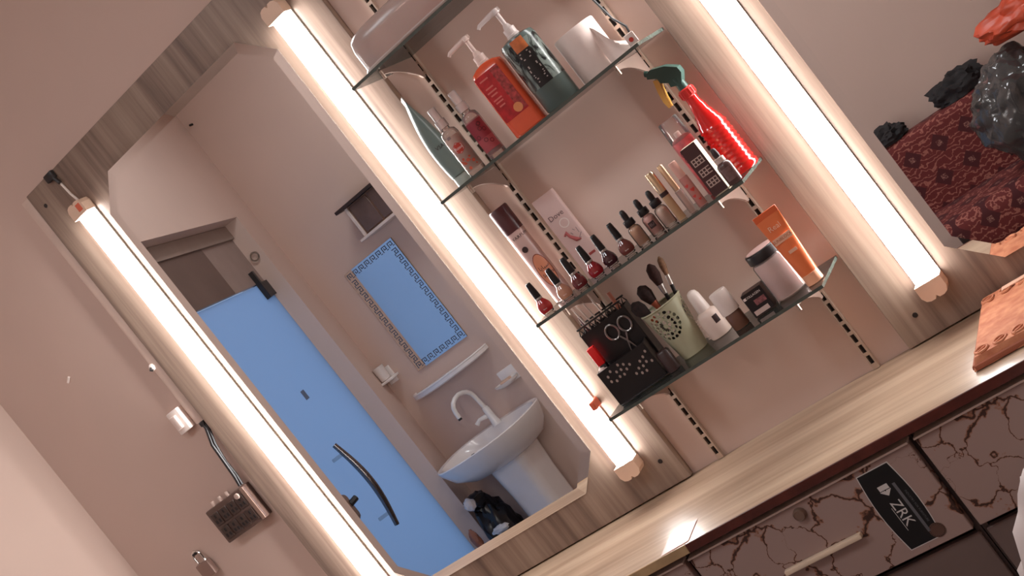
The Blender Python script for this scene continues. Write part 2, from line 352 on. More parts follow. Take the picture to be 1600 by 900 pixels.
for i in range(5):
    x0, x1 = divs[i], divs[i+1]
    cb = thing('drawer_cabinet', ((x0+x1)/2, -0.18, FLOOR), 0, 'cabinet with cracked marble drawer front '+BAY[i], 'cabinet', 'marble drawer cabinets under the worktop')
    w_ = x1-x0; H = -0.020-FLOOR
    mbc = MB().box((0, 0.085, H/2), (w_-0.002, 0.17, H)); mbc.box((-w_/2+0.006, -0.075, H/2), (0.010, 0.15, H)); mbc.box((w_/2-0.006, -0.075, H/2), (0.010, 0.15, H)); mbc.box((0, -0.075, H-0.003), (w_-0.02, 0.15, 0.006))
    mbc.build('carcass', CARC, cb)
    df_ = MB().rbox((0, -0.161, H-0.0145-0.0885), (w_-0.012, 0.018, 0.175), 0.0015, 1, smooth=False).build('drawer_front', MARB, cb)
    MB().box((0, -0.1615, H-0.0125), (w_-0.012, 0.026, 0.0034)).build('trim_strip', TRIM, df_)
    MB().rbox((0, -0.1490, (H-0.2)/2), (w_-0.012, 0.016, H-0.21), 0.002, 1, smooth=False).build('cabinet_door', DOORM, cb)
    RX = Matrix.Rotation(PI/2, 4, 'X')
    MB().lathe([(0.012, 0), (0.0115, 0.006), (0.009, 0.009), (0.0085, 0.008), (0.004, 0.008), (0, 0.008)], 18, M=Matrix.Translation((0, -0.17, H-0.034)) @ RX).build('drawer_lock', BRONZE, df_)
    MB().rbox((-0.009, -0.1765, H-0.1125), (0.156, 0.013, 0.009), 0.002, 2).build('handle_bar', IVORY, df_)
    if i == 2:
        BLK = mat('sticker_black', (14, 16, 20), 0.35); WHT = mat('sticker_white', (205, 200, 196), 0.5); GRYT = mat('sticker_grey', (96, 96, 100), 0.5)
        # barrel-shaped sticker, long side upright, lettering turned to read downwards
        def barrel(a, b, bulge, r=0.006):
            pts = []
            for k in range(9): t = k/8; pts.append((-a+r*0+2*a*t, b))
            for k in range(9): t = k/8; pts.append((a+bulge*math.sin(t*PI), b-2*b*t))
            for k in range(9): t = k/8; pts.append((a-2*a*t, -b))
            for k in range(9): t = k/8; pts.append((-a-bulge*math.sin(t*PI), -b+2*b*t))
            return pts
        SX, SZ = 0.541-(x0+x1)/2, -0.121-FLOOR
        st = MB().prism(barrel(0.030, 0.0765, 0.007), -0.1705, -0.1701).build('sticker', WHT, df_, (SX, 0, SZ), label='black and white ZRK sticker')
        MB().prism(barrel(0.0285, 0.0748, 0.007), -0.1708, -0.1705).build('sticker_print', BLK, st)
        RD = Matrix.Rotation(PI/2, 4, 'Y')
        def wr(txt, size, x, z, m, sp=1.0, nm='lettering'): moved(text_mb(txt, size, spacing=sp), x, -0.1710, z, RD).build(nm, m, st)
        wr('ZRK', 0.026, -0.002, -0.012, WHT)
        lg = MB()
        for k in range(3):
            s_ = 0.010-0.003*k
            lg.prism([(0.000, 0.022-s_), (s_, 0.022), (s_-0.0016, 0.022+0.0012), (0.0, 0.022-s_+0.003), (-s_+0.0016, 0.0232), (-s_, 0.022)], -0.1711, -0.1709)
        lg.prism([(-0.009, 0.024), (0.009, 0.024), (0.009, 0.033), (-0.009, 0.033)], -0.1711, -0.1709)
        moved(lg, -0.002, 0, 0.012).build('emblem', WHT, st)
        mm = MB().box((0.0165, -0.1709, -0.010), (0.0052, 0.0003, 0.100)).build('white_band', GRYT, st)
        wr('INDUSTRY FOR FURNITURE', 0.0052, 0.0255, -0.012, GRYT)
        MB().box((-0.0125, -0.1709, -0.02), (0.0008, 0.0003, 0.046)).build('underline', WHT, st)
        MB().lathe([(0.0135, 0), (0.0135, 0.0004), (0, 0.0004)], 24, M=Matrix.Translation((0.028, -0.1706, -0.064)) @ RX).build('round_seal', mat('seal_brown', (92, 66, 56), 0.4), st)
        mm = MB()
        for a in range(20):
            q = 2*PI*a/20; mm.box((0.028+0.0115*math.cos(q), -0.1713, -0.064+0.0115*math.sin(q)), (0.0012, 0.0004, 0.0012))
        mm.build('seal_ring', DARK, st)

# ------------------------------------------------------------------ mirrors
MIRROR = bpy.data.materials.new('mirror_silver'); MIRROR.use_nodes = True
nt = MIRROR.node_tree; b = nt.nodes['Principled BSDF']; b.inputs['Metallic'].default_value = 1.0; b.inputs['Roughness'].default_value = 0.0
nz = nt.nodes.new('ShaderNodeTexNoise'); nz.inputs['Scale'].default_value = 3; rp = nt.nodes.new('ShaderNodeValToRGB')
rp.color_ramp.elements[0].color = (0.86, 0.86, 0.86, 1); rp.color_ramp.elements[1].color = (0.90, 0.90, 0.895, 1)
nt.links.new(nz.outputs[0], rp.inputs[0]); nt.links.new(rp.outputs[0], b.inputs['Base Color'])
MEDGE = mat('mirror_edge', (150, 140, 130), 0.3, 0.6)
def oct_(x0, x1, z0, z1, c, ins=0.0):
    k = ins*math.tan(PI/8)
    return [(x0+c+k*0+ins*0.414, z0+ins), (x1-c-ins*0.414, z0+ins), (x1-ins, z0+c+ins*0.414), (x1-ins, z1-c-ins*0.414), (x1-c-ins*0.414, z1-ins), (x0+c+ins*0.414, z1-ins), (x0+ins, z1-c-ins*0.414), (x0+ins, z0+c+ins*0.414)]
def wall_mirror(x0, x1, z0, z1, c, label):
    cx = (x0+x1)/2
    t = thing('wall_mirror', (cx, -0.0185, z0), 0, label, 'mirror', 'eight-sided wall mirrors')
    O = [(x-cx, z-z0) for x, z in oct_(x0, x1, z0, z1, c)]; I = [(x-cx, z-z0) for x, z in oct_(x0, x1, z0, z1, c, 0.021)]
    yo, yi = -0.0022, -0.0036
    MB().add([(p[0], yi, p[1]) for p in I], [tuple(range(8))]).build('mirror_glass', MIRROR, t)
    for k in range(8):
        j = (k+1) % 8
        MB().add([(O[k][0], yo, O[k][1]), (O[j][0], yo, O[j][1]), (I[j][0], yi, I[j][1]), (I[k][0], yi, I[k][1])], [(0, 1, 2, 3)]).build('bevel_facet', MIRROR, t)
    mb = MB(); mb.add([(p[0], yo, p[1]) for p in O]+[(p[0], 0, p[1]) for p in O], [((k+1) % 8, k, 8+k, 8+(k+1) % 8) for k in range(8)]+[tuple(8+k for k in range(8))])
    mb.build('backing', MEDGE, t)
    return t
wall_mirror(-0.675, -0.058, 0.082, 1.268, 0.072, 'tall eight-sided wall mirror showing a washbasin and blue glass door')
wall_mirror(0.772, 1.389, 0.060, 1.268, 0.072, 'tall eight-sided wall mirror showing a burgundy patterned chair and bags')

# ------------------------------------------------------------------ LED batten tubes
LEDM = bpy.data.materials.new('led_diffuser'); LEDM.use_nodes = True
nt = LEDM.node_tree; nt.nodes.clear(); out = nt.nodes.new('ShaderNodeOutputMaterial'); em = nt.nodes.new('ShaderNodeEmission')
em.inputs[0].default_value = (1.0, 0.972, 0.955, 1); em.inputs[1].default_value = TUBE_STRENGTH; nt.links.new(em.outputs[0], out.inputs[0])
CAPM = mat('cap_cream', (238, 205, 180), 0.45); HOUS = mat('batten_housing', (225, 215, 205), 0.5)
ORNG = mat('orange_tab', (225, 110, 80), 0.4)
def batten(x, label, red=False):
    t = thing('led_batten', (x, -0.0182, 0.0665), 0, label, 'lamp', 'LED batten lamps')
    W = 0.0245; DP = 0.030
    arc = [(-W*math.cos(a)*1.0, -0.0052-DP*0.83*math.sin(a)) for a in [PI*k/14 for k in range(15)]]
    mb = MB(); n = len(arc); z0, z1 = 0.032, 1.168
    mb.add([(p[0], p[1], z0) for p in arc]+[(p[0], p[1], z1) for p in arc], [(k, k+1, n+k+1, n+k) for k in range(n-1)], True)
    mb.build('diffuser', LEDM, t)
    MB().box((0, -0.0028, 0.6), (2*W+0.001, 0.0054, 1.136)).build('housing', HOUS, t)
    for s in (0, 1):
        mb = MB(); za, zb = (0.0, 0.034) if s == 0 else (1.166, 1.2)
        e = 0.012 if s == 0 else -0.012; zo = za if s == 0 else zb; zi = zb if s == 0 else za
        # cap outline in x,z with rounded outer corners and a notch
        pol = [(-W-.001, zi), (-W-.001, zo+e), (-W+.004, zo+e*0.25), (-W+.011, zo), (-0.004, zo), (0.0, zo+e*0.5), (0.004, zo), (W-.011, zo), (W-.004, zo+e*0.25), (W+.001, zo+e), (W+.001, zi)]
        mb.prism(pol, 0, -0.0315)
        mb.build('end_cap', CAPM, t)
    if red: MB().box((0.012, -0.0318, 1.183), (0.014, 0.001, 0.018)).build('red_marking', ORNG, t)
    return t
t0 = batten(-0.721, 'glowing white LED batten left of the tall mirror, with red mark on its top cap', True)
t1 = batten(0.0, 'glowing white LED batten between the tall mirror and the glass shelves')
t2 = batten(0.7169, 'glowing white LED batten right of the glass shelves')
MB().rbox((0.027, -0.016, 0.168), (0.012, 0.03, 0.02), 0.002, 1).build('clip', ORNG, t1)
MB().tube([(0.006, -0.012, 1.2), (-0.004, -0.008, 1.225), (-0.010, -0.006, 1.262), (-0.02, -0.008, 1.291)], 0.0028, 6).build('lead_wire', mat('white_wire', (228, 214, 204), 0.5), t0)
mb = MB().rbox((-0.743, -0.024, 1.352), (0.03, 0.012, 0.02), 0.003, 2); mb.tube([(-0.735, -0.026, 1.345), (-0.727, -0.028, 1.325)], 0.005, 8)
tag(mb.build('cable_clip', DARK), 'black cable clip at the top corner of the wood panel', 'clip')

# ------------------------------------------------------------------ slotted rails and glass shelves
RAILM = mat('rail_metal', (196, 176, 160), 0.35, 0.6, var=0.05)
def rail(x, label):
    t = thing('slotted_rail', (x, -0.0002, 0.0003), 0, label, 'rail', 'slotted shelf rails'); H = 1.36
    mb = MB(); mb.box((-0.0055, -0.005, H/2), (0.003, 0.010, H)); mb.box((0.0055, -0.005, H/2), (0.003, 0.010, H))
    z = 0.012; mb.box((0, -0.0092, 0.006), (0.008, 0.0016, 0.012))
    while z < H-0.02:
        mb.box((0, -0.0092, z+0.0175+0.0035), (0.008, 0.0016, 0.007)); z += 0.0245
    mb.box((0, -0.0092, (z+H)/2), (0.008, 0.0016, H-z))
    mb.build('channel', RAILM, t)
    MB().box((0, -0.0008, H/2), (0.008, 0.0012, H)).build('slot_back', mat('slot_dark', (34, 26, 24), 0.7), t)
rail(0.1655, 'slotted metal rail holding the left ends of the glass shelves')
rail(0.5361, 'slotted metal rail holding the right ends of the glass shelves')
GLS = clear('shelf_glass', (250, 253, 251), dens=0.02)
GEDGE = mat('glass_edge', (74, 82, 76), 0.15, var=0.2, scale=40)
BRK = mat('bracket_metal', (176, 152, 140), 0.4, 0.5)
SHZ = [1.0066, 0.7376, 0.4440, 0.2179]
SHN = ['topmost glass shelf carrying the clear plastic tub', 'glass shelf with the pump bottles and toilet roll', 'glass shelf with the row of nail polish', 'lowest glass shelf with the black organiser and green pot']
TOP = [z+0.0033 for z in SHZ]
for z, lb in zip(SHZ, SHN):
    t = thing('glass_shelf', (0.3575, 0, z), 0, lb, 'shelf', 'glass shelves on the slotted rails')
    x0, x1, y0, y1, h = -0.2485, 0.247, -0.1745, -0.012, 0.003
    mb = MB(); mb.add([(x0,y0,-h),(x1,y0,-h),(x1,y1,-h),(x0,y1,-h),(x0,y0,h),(x1,y0,h),(x1,y1,h),(x0,y1,h)], [(0,3,2,1),(4,5,6,7)])
    mb.cur = 1; mb.add([(x0,y0,-h),(x1,y0,-h),(x1,y1,-h),(x0,y1,-h),(x0,y0,h),(x1,y0,h),(x1,y1,h),(x0,y1,h)], [(0,1,5,4),(1,2,6,5),(2,3,7,6),(3,0,4,7)])
    mb.build('glass_pane', [GLS, GEDGE], t)
    for rx in (0.1655, 0.5361):
        X = rx-0.3575; poly = [(-0.0105, -0.0035), (-0.148, -0.0035), (-0.150, -0.012)]
        for k in range(9):
            q = k/8; poly.append((-0.145+0.115*q, -0.013-0.030*q*q))
        poly += [(-0.022, -0.050), (-0.0105, -0.050)]
        mb = MB(); n = len(poly)
        vs = [(X-0.0018, p[0], p[1]) for p in poly]+[(X+0.0018, p[0], p[1]) for p in poly]
        mb.add(vs, [tuple(range(n)), tuple(range(2*n-1, n-1, -1))]+[((i+1) % n, i, n+i, n+(i+1) % n) for i in range(n)])
        br = mb.build('bracket', BRK, t)
        MB().tube([(X, -0.146, -0.005), (X, -0.146, -0.021)], 0.0035, 8).build('pin', RAILM, br)
# ------------------------------------------------------------------ shelf goods: shared materials
CLEARP = clear('clear_plastic', (252, 246, 243), dens=0.18)
CLEARG = clear('clear_glass', (253, 249, 246), dens=0.08)
BLACK = mat('black_plastic', (24, 20, 22), 0.35)
WHITE = mat('white_plastic', (236, 222, 214), 0.35, var=0.03)
GOLD = mat('gold_metal', (224, 204, 172), 0.22, 1.0, var=0.05)
SILV = mat('silver_band', (196, 188, 182), 0.3, 0.8)
CREAM = mat('cream_card', (226, 212, 186), 0.6, var=0.04)
INK = mat('dark_ink', (52, 32, 34), 0.5); WINK = mat('white_ink', (240, 226, 220), 0.5); GREYINK = mat('grey_ink', (150, 128, 128), 0.5)
EPS = 0.0006

# --- top shelf: clear tub with orange pack inside it
T1 = TOP[0]
t = thing('storage_tub', (0.262, -0.095, T1), 0, 'clear rounded plastic tub lying on the topmost glass shelf', 'tub')
mb = MB()
prof = []
def tubsec(k, n=20):
    pts = []
    for i in range(n):
        a = 2*PI*i/n; c, s_ = math.cos(a), math.sin(a)
        pts.append((0.128*math.copysign(abs(c)**0.45, c)*k, 0.062*math.copysign(abs(s_)**0.45, s_)*k))
    return pts
rings = [(0.90, 0.0), (0.97, 0.003), (1.0, 0.012), (1.0, 0.05), (0.97, 0.066), (0.9, 0.074), (0.75, 0.078)]
vs = []; n = 20
for k, z in rings: vs += [(p[0], p[1], z) for p in tubsec(k)]
fs = [(r*n+i, r*n+(i+1) % n, (r+1)*n+(i+1) % n, (r+1)*n+i) for r in range(len(rings)-1) for i in range(n)]
fs += [tuple(range(n-1, -1, -1)), tuple((len(rings)-1)*n+i for i in range(n))]
mb.add(vs, fs, True); mb.build('tub_shell', clear('tub_plastic', (226, 204, 196), dens=0.55, rough=0.2), t)
mb = MB(); rr = [(p[0]*1.012, p[1]*1.012, 0.006) for p in tubsec(1.0)]; mb.tube(rr+[rr[0]], 0.003, 6, cap=False); mb.build('tub_rim', clear('rim_plastic', (240, 226, 220), dens=0.6), t)
o = MB().rbox((0, 0, 0.014), (0.05, 0.06, 0.028), 0.004).build('soap_pack', mat('orange_pack', (214, 120, 84), 0.5), loc=(0.312, -0.09, T1+0.002)); tag(o, 'orange soap pack inside the clear tub', 'pack')
# --- second shelf
T2 = TOP[1]+EPS
# squeeze tube seen edge-on, standing on its cap
t = thing('squeeze_tube', (0.128, -0.078, T2), math.radians(-56), 'grey-green squeeze tube standing on its cap at the left end of shelf', 'tube')
TEAL = mat('grey_teal', (112, 130, 126), 0.3, var=0.06)
def squeeze(mb, w0, d0, w1, h0, h1, n=24, steps=10, bulge=0.0):
    vs = []; k = 0
    for s_ in range(steps+1):
        q = s_/steps; z = h0+(h1-h0)*q
        w_ = w0+(w1-w0)*q; d_ = d0*(1-q**1.5)+0.0012*q+bulge*math.sin(q*PI)
        for i in range(n):
            a = 2*PI*i/n; vs.append((w_*math.cos(a), d_*math.sin(a), z))
    fs = [(s_*n+i, s_*n+(i+1) % n, (s_+1)*n+(i+1) % n, (s_+1)*n+i) for s_ in range(steps) for i in range(n)]
    fs += [tuple(range(n-1, -1, -1)), tuple(steps*n+i for i in range(n))]
    return mb.add(vs, fs, True)
squeeze(MB(), 0.020, 0.0175, 0.026, 0.022, 0.196, bulge=0.0075).build('tube_body', TEAL, t)
MB().rbox((0, 0, 0.198), (0.052, 0.0026, 0.014), 0.001, 1).build('crimp', SILV, t)
MB().lathe([(0.0155, 0), (0.0165, 0.002), (0.0165, 0.021), (0.015, 0.023)], 24).build('tube_cap', mat('pale_teal_cap', (158, 168, 160), 0.35), t)
moved(text_mb('VSA', 0.011), 0.0228, 0, 0.085, Matrix.Rotation(PI/2, 4, 'Z')).build('lettering', INK, t)

def mist(loc, rz, label, liquid, lab, fancy):
    t = thing('mist_bottle', loc, rz, label, 'spray bottle', 'mist bottles')
    MB().lathe([(0.0165, 0), (0.018, 0.002), (0.018, 0.088), (0.016, 0.096), (0.009, 0.101), (0.009, 0.105)], 24).build('bottle', clear('mist_'+lab, (252, 244, 240), dens=0.15), t)
    MB().lathe([(0.0172, 0.010), (0.0172, 0.084)], 24).build('liquid', mat('liq_'+lab, liquid, 0.3), t)
    MB().lathe([(0.0112, 0.105), (0.0112, 0.122), (0.0085, 0.123), (0.0085, 0.147), (0.0075, 0.149), (0, 0.149)], 20).build('clear_cap', clear('mist_cap', (252, 240, 236), dens=0.4), t)
    MB().lathe([(0.004, 0.100), (0.004, 0.138), (0, 0.138)], 12).build('nozzle', WHITE, t)
    if fancy:
        RED = mat('label_red', (196, 66, 52), 0.4)
        hexp = [(0.012*math.cos(PI/6+k*PI/3), 0.012*math.sin(PI/6+k*PI/3)) for k in range(6)]
        mb = column_patch(lambda x: ((lambda h: (-h, h))(0.012-abs(x)*0.5774)), 0.0104, 8); bent(mb, 0.0186, 0.058).build('hexagon_label', RED, t)
        mb = MB(); h2 = [(p[0]*0.86, -0.0003, p[1]*0.86) for p in hexp]; h3 = [(p[0]*0.78, -0.0003, p[1]*0.78) for p in hexp]
        mb.add(h2+h3, [(k, (k+1) % 6, 6+(k+1) % 6, 6+k) for k in range(6)]); bent(mb, 0.0186, 0.058).build('hexagon_line', WINK, t)
        bent(moved(text_mb('Rose', 0.0085), 0, -0.0003, 0), 0.0186, 0.058).build('lettering', WINK, t)
        mb = MB(); random.seed(3)
        for k in range(14):
            a = (random.uniform(-0.013, 0.015), random.uniform(0.014, 0.036)); r_ = random.uniform(0.0015, 0.0036)
            mb.add([(a[0]+r_*math.cos(q*PI/4), -0.0001*k/14, a[1]+r_*math.sin(q*PI/4)) for q in range(8)], [tuple(range(8))])
        bent(mb, 0.0184, 0).build('petal_print', mat('petal_red', (204, 92, 66), 0.5), t)
        bent(moved(patch(0.008, 0.006, 3), -0.004, 0, 0), 0.0186, 0.083).build('small_mark', GREYINK, t)
    else:
        bent(patch(0.040, 0.062), 0.0186, 0.050).build('label_sheet', mat('berry_label', (150, 50, 62), 0.4), t)
        bent(patch(0.040, 0.026), 0.0188, 0.030).build('label_band', mat('berry_band', (176, 78, 84), 0.4), t)
        mb = MB(); random.seed(5)
        for k in range(7):
            a = (random.uniform(-0.010, 0.012), random.uniform(0.026, 0.074)); r_ = 0.0042
            for u in range(12):
                q0, q1 = u*PI/6, (u+1)*PI/6
                mb.add([(a[0]+r_*math.cos(q0), 0, a[1]+r_*math.sin(q0)), (a[0]+r_*math.cos(q1), 0, a[1]+r_*math.sin(q1)), (a[0]+r_*.7*math.cos(q1), 0, a[1]+r_*.7*math.sin(q1)), (a[0]+r_*.7*math.cos(q0), 0, a[1]+r_*.7*math.sin(q0))], [(0, 1, 2, 3)])
        bent(mb, 0.0190, 0).build('flower_print', mat('berry_dark', (96, 32, 40), 0.5), t)
mist((0.185, -0.118, T2), math.radians(20), 'clear mist bottle with a red hexagon label and clear cap', (236, 206, 192), 'pale', True)
mist((0.236, -0.108, T2), math.radians(20), 'clear-capped mist bottle with a berry-red label', (186, 110, 112), 'berry', False)

def pump_head(t, z, nx, m):
    """collar, stem and spout of a lotion pump; nx is the spout direction in x"""
    MB().lathe([(0.0125, z), (0.0125, z+0.004), (0.0115, z+0.005), (0.0115, z+0.017), (0.008, z+0.019), (0.0055, z+0.026), (0.0045, z+0.027)], 20).build('pump_collar', m, t)
    p = MB().lathe([(0.0042, z+0.024), (0.0042, z+0.050), (0.007, z+0.051), (0.007, z+0.058), (0.0055, z+0.060), (0, z+0.060)], 16)
    p.tube([(-nx*0.009, 0.001, z+0.0568), (0, 0, z+0.0562), (nx*0.018, -0.003, z+0.0545), (nx*0.038, -0.006, z+0.0520), (nx*0.0425, -0.007, z+0.0480)], [0.004, 0.0056, 0.005, 0.0040, 0.0034], 10)
    p.build('pump_head', m, t)
t = thing('pump_bottle', (0.331, -0.120, T2), math.radians(14), 'red and orange pump bottle of hand wash on the second shelf', 'bottle', 'pump bottles')
RB = mat('orange_gel', (232, 92, 56), 0.25, var=0.05, coat=0.3)
def rrect(a, b, r, n=5):
    pts = []
    for cx, cy, a0 in ((a-r, b-r, 0), (-a+r, b-r, PI/2), (-a+r, -b+r, PI), (a-r, -b+r, 1.5*PI)):
        for k in range(n+1): q = a0+k*PI/2/n; pts.append((cx+r*math.cos(q), cy+r*math.sin(q)))
    return pts
def rr_loft(levels, n=5, smooth=True):
    mb = MB(); vs = []; m_ = 4*(n+1)
    for a, b, r, z in levels: vs += [(p[0], p[1], z) for p in rrect(a, b, r, n)]
    fs = [(l*m_+i, l*m_+(i+1) % m_, (l+1)*m_+(i+1) % m_, (l+1)*m_+i) for l in range(len(levels)-1) for i in range(m_)]
    fs += [tuple(range(m_-1, -1, -1)), tuple((len(levels)-1)*m_+i for i in range(m_))]
    return mb.add(vs, fs, smooth)
rr_loft([(0.031, 0.019, 0.012, 0), (0.034, 0.022, 0.013, 0.003), (0.034, 0.022, 0.013, 0.128), (0.031, 0.019, 0.014, 0.140), (0.020, 0.014, 0.0135, 0.146), (0.012, 0.012, 0.0118, 0.148)]).build('bottle', RB, t)
MB().box((-0.004, -0.0223, 0.0835), (0.052, 0.0006, 0.097)).build('label_sheet', mat('red_label', (190, 34, 40), 0.35, var=0.3, scale=70), t)
MB().box((0.013, -0.0227, 0.085), (0.017, 0.0004, 0.092)).build('fruit_print', mat('fruit_red', (168, 60, 58), 0.4, var=0.6, scale=140), t)
mb = MB()
for k, (w_, z) in enumerate([(0.018, 0.122), (0.016, 0.105), (0.02, 0.097), (0.014, 0.090), (0.018, 0.080), (0.016, 0.074), (0.012, 0.066)]):
    mb.box((-0.015, -0.0228, z), (w_, 0.0004, 0.0028))
mb.build('small_print', mat('pink_ink', (226, 120, 110), 0.5), t)
MB().lathe([(0.009, 0), (0.009, 0.0008), (0, 0.0008)], 20, M=Matrix.Translation((0.006, -0.0226, 0.046)) @ Matrix.Rotation(PI/2, 4, 'X')).build('round_badge', mat('peach_badge', (236, 150, 96), 0.5), t)
pump_head(t, 0.148, -1, mat('pink_white_pump', (238, 212, 202), 0.35))

t = thing('pump_bottle', (0.414, -0.128, T2), math.radians(16), 'dark green leaf-print pump bottle beside the toilet roll', 'bottle', 'pump bottles')
GB = bpy.data.materials.new('leaf_print'); GB.use_nodes = True
nt = GB.node_tree; b = nt.nodes['Principled BSDF']; tc = nt.nodes.new('ShaderNodeTexCoord'); mp = nt.nodes.new('ShaderNodeMapping'); mp.inputs['Scale'].default_value = (55, 55, 24); mp.inputs['Rotation'].default_value = (0, 0.7, 0)
nz = nt.nodes.new('ShaderNodeTexNoise'); nz.inputs['Distortion'].default_value = 2.0; nz.inputs['Detail'].default_value = 2; nz.inputs['Scale'].default_value = 1.0
nt.links.new(tc.outputs['Object'], mp.inputs[0]); nt.links.new(mp.outputs[0], nz.inputs[0])
rp = nt.nodes.new('ShaderNodeValToRGB'); e = rp.color_ramp.elements; e[0].position = 0.42; e[0].color = lin((26, 30, 30))+(1,); e[1].position = 0.58; e[1].color = lin((128, 140, 134))+(1,)
nt.links.new(nz.outputs[0], rp.inputs[0]); nt.links.new(rp.outputs[0], b.inputs['Base Color']); b.inputs['Roughness'].default_value = 0.25
GT_ = mat('green_grey_bottle', (92, 106, 102), 0.25)
MB().lathe([(0.033, 0), (0.0355, 0.003), (0.0355, 0.136), (0.033, 0.143), (0.020, 0.147), (0.013, 0.148)], 32).build('bottle', GT_, t)
MB().lathe([(0.0359, 0.045), (0.0359, 0.134)], 32).build('leaf_wrap', GB, t)
bent(patch(0.030, 0.075), 0.0362, 0.082).build('label_sheet', mat('black_label', (20, 18, 20), 0.4), t)
bent(moved(patch(0.026, 0.024), 0.002, 0, 0), 0.0363, 0.128).build('orange_label', mat('orange_label', (206, 116, 66), 0.45, var=0.2, scale=90), t)
mb = MB()
for k, (w_, z, h_) in enumerate([(0.018, 0.112, 0.0018), (0.022, 0.106, 0.004), (0.016, 0.100, 0.002), (0.02, 0.085, 0.005), (0.024, 0.077, 0.005), (0.022, 0.068, 0.002), (0.022, 0.064, 0.002), (0.018, 0.060, 0.002), (0.02, 0.054, 0.002)]):
    mb.box((0, -0.0002, z), (w_, 0.0002, h_))
bent(mb, 0.0365, 0).build('small_print', mat('white_print', (190, 178, 172), 0.5), t)
pump_head(t, 0.148, -1, mat('white_pump', (228, 214, 210), 0.35))

t = thing('toilet_roll', (0.489, -0.074, T2), math.radians(10), 'white toilet roll with a loose sheet standing on the second shelf', 'toilet roll')
PAPER = mat('tissue_paper', (234, 216, 208), 0.9, var=0.04, scale=40, bump=0.3)
MB().lathe([(0.020, 0.0), (0.041, 0.0), (0.0425, 0.002), (0.0425, 0.092), (0.041, 0.094), (0.020, 0.094), (0.020, 0.0)], 32).build('paper_roll', PAPER, t)
MB().lathe([(0.0195, 0.001), (0.0195, 0.093)], 24).build('card_core', mat('card', (176, 146, 120), 0.8), t)
mb = MB(); nu, nv = 12, 6; vs = []
for i in range(nu+1):
    u = i/nu
    for j in range(nv+1):
        q = j/nv; hgt = 0.072*(1-u)**1.5*(1+0.12*math.sin(u*9))+0.007
        vs.append((0.026+0.058*u, -0.0345-0.010*u-0.004*math.sin(q*5+u*7)+0.006*math.sin(u*9), 0.0015+q*hgt))
mb.add(vs, [(i*(nv+1)+j, (i+1)*(nv+1)+j, (i+1)*(nv+1)+j+1, i*(nv+1)+j+1) for i in range(nu) for j in range(nv)], True)
mb.build('loose_sheet', PAPER, t)
t = thing('charger_block', (0.592, -0.150, T2), math.radians(20), 'tiny white plug block with a red dot at the right end of shelf', 'plug')
MB().rbox((0, 0, 0.011), (0.018, 0.016, 0.022), 0.002).build('block', WHITE, t)
MB().lathe([(0.0042, 0), (0.0042, 0.001), (0, 0.001)], 14, M=Matrix.Translation((-0.001, -0.008, 0.010)) @ Matrix.Rotation(PI/2, 4, 'X')).build('red_dot', mat('red_dot', (206, 74, 60), 0.4), t)
mb = MB().tube([(0.004, 0.006, 0.020), (0.006, 0.012, 0.034), (-0.004, 0.03, 0.06), (-0.012, 0.05, 0.12), (-0.02, 0.1, 0.22)], 0.0022, 6); mb.build('black_cord', BLACK, t)

# --- third shelf
T3 = TOP[2]+EPS
t = thing('spray_can', (0.133, -0.052, T3), math.radians(34), 'tall pink spray can with maroon cap and an oval Arabic label', 'spray can')
PINKC = mat('pale_pink_can', (214, 180, 172), 0.3)
MB().lathe([(0.019, 0), (0.021, 0.002), (0.021, 0.160), (0.019, 0.166)], 28).build('can_body', PINKC, t)
MB().lathe([(0.0212, 0.163), (0.0212, 0.216), (0.0195, 0.219), (0, 0.219)], 28).build('cap', mat('maroon_cap', (82, 40, 42), 0.35), t)
mb = MB(); el = [(0.0165*math.cos(2*PI*k/28), 0.038*math.sin(2*PI*k/28)) for k in range(28)]
mb = column_patch(lambda x: ((lambda h: (-h, h))(0.038*math.sqrt(max(0, 1-(x/0.0165)**2)))), 0.0165, 14); bent(mb, 0.0213, 0.066).build('oval_label', mat('peach_label', (226, 150, 116), 0.45), t)
mb = MB(); mb.add([(x, -0.0002, z) for x, z in el]+[(x*0.92, -0.0002, z*0.95) for x, z in el], [(k, (k+1) % 28, 28+(k+1) % 28, 28+k) for k in range(28)]); bent(mb, 0.0213, 0.066).build('oval_line', mat('rust_ink', (140, 70, 56), 0.5), t)
def safe_text(txt, size, fallback):
    mb = text_mb(txt, size)
    return mb if len(mb.v) > 8 else text_mb(fallback, size)
bent(moved(safe_text('\uFE8E\uFEF3\uFE8E\uFE92\uFEB3', 0.012, 'Saba'), 0.001, -0.0004, 0.008), 0.0213, 0.066).build('arabic_lettering', INK, t)
bent(moved(text_mb('Sabaya', 0.0095), 0.001, -0.0004, -0.008), 0.0213, 0.066).build('lettering', INK, t)
bent(moved(text_mb('VARFUM', 0.0092, spacing=1.1), 0.001, -0.0002, 0), 0.0213, 0.150).build('brand_lettering', INK, t)
mb = MB().lathe([(0.0062, 0), (0.0062, 0.0006), (0, 0.0006)], 18, M=Matrix.Translation((-0.008, -0.0202, 0.122)) @ Matrix.Rotation(PI/2, 4, 'X') @ Matrix.Rotation(-0.4, 4, 'Y')); mb.build('round_mark', INK, t)
t = thing('lotion_carton', (0.222, -0.040, T3), math.radians(16), 'tall flat pale pink Dove carton behind the nail polish', 'carton')
DV = mat('dove_pink', (220, 190, 184), 0.45)
rr_loft([(0.024, 0.011, 0.004, 0), (0.0245, 0.0115, 0.004, 0.002), (0.0245, 0.0115, 0.004, 0.183), (0.024, 0.011, 0.004, 0.185)], 3).build('carton_body', DV, t)
moved(text_mb('Dove', 0.015), -0.001, -0.0119, 0.138).build('lettering', mat('dove_ink', (96, 66, 72), 0.5), t)
mb = MB()
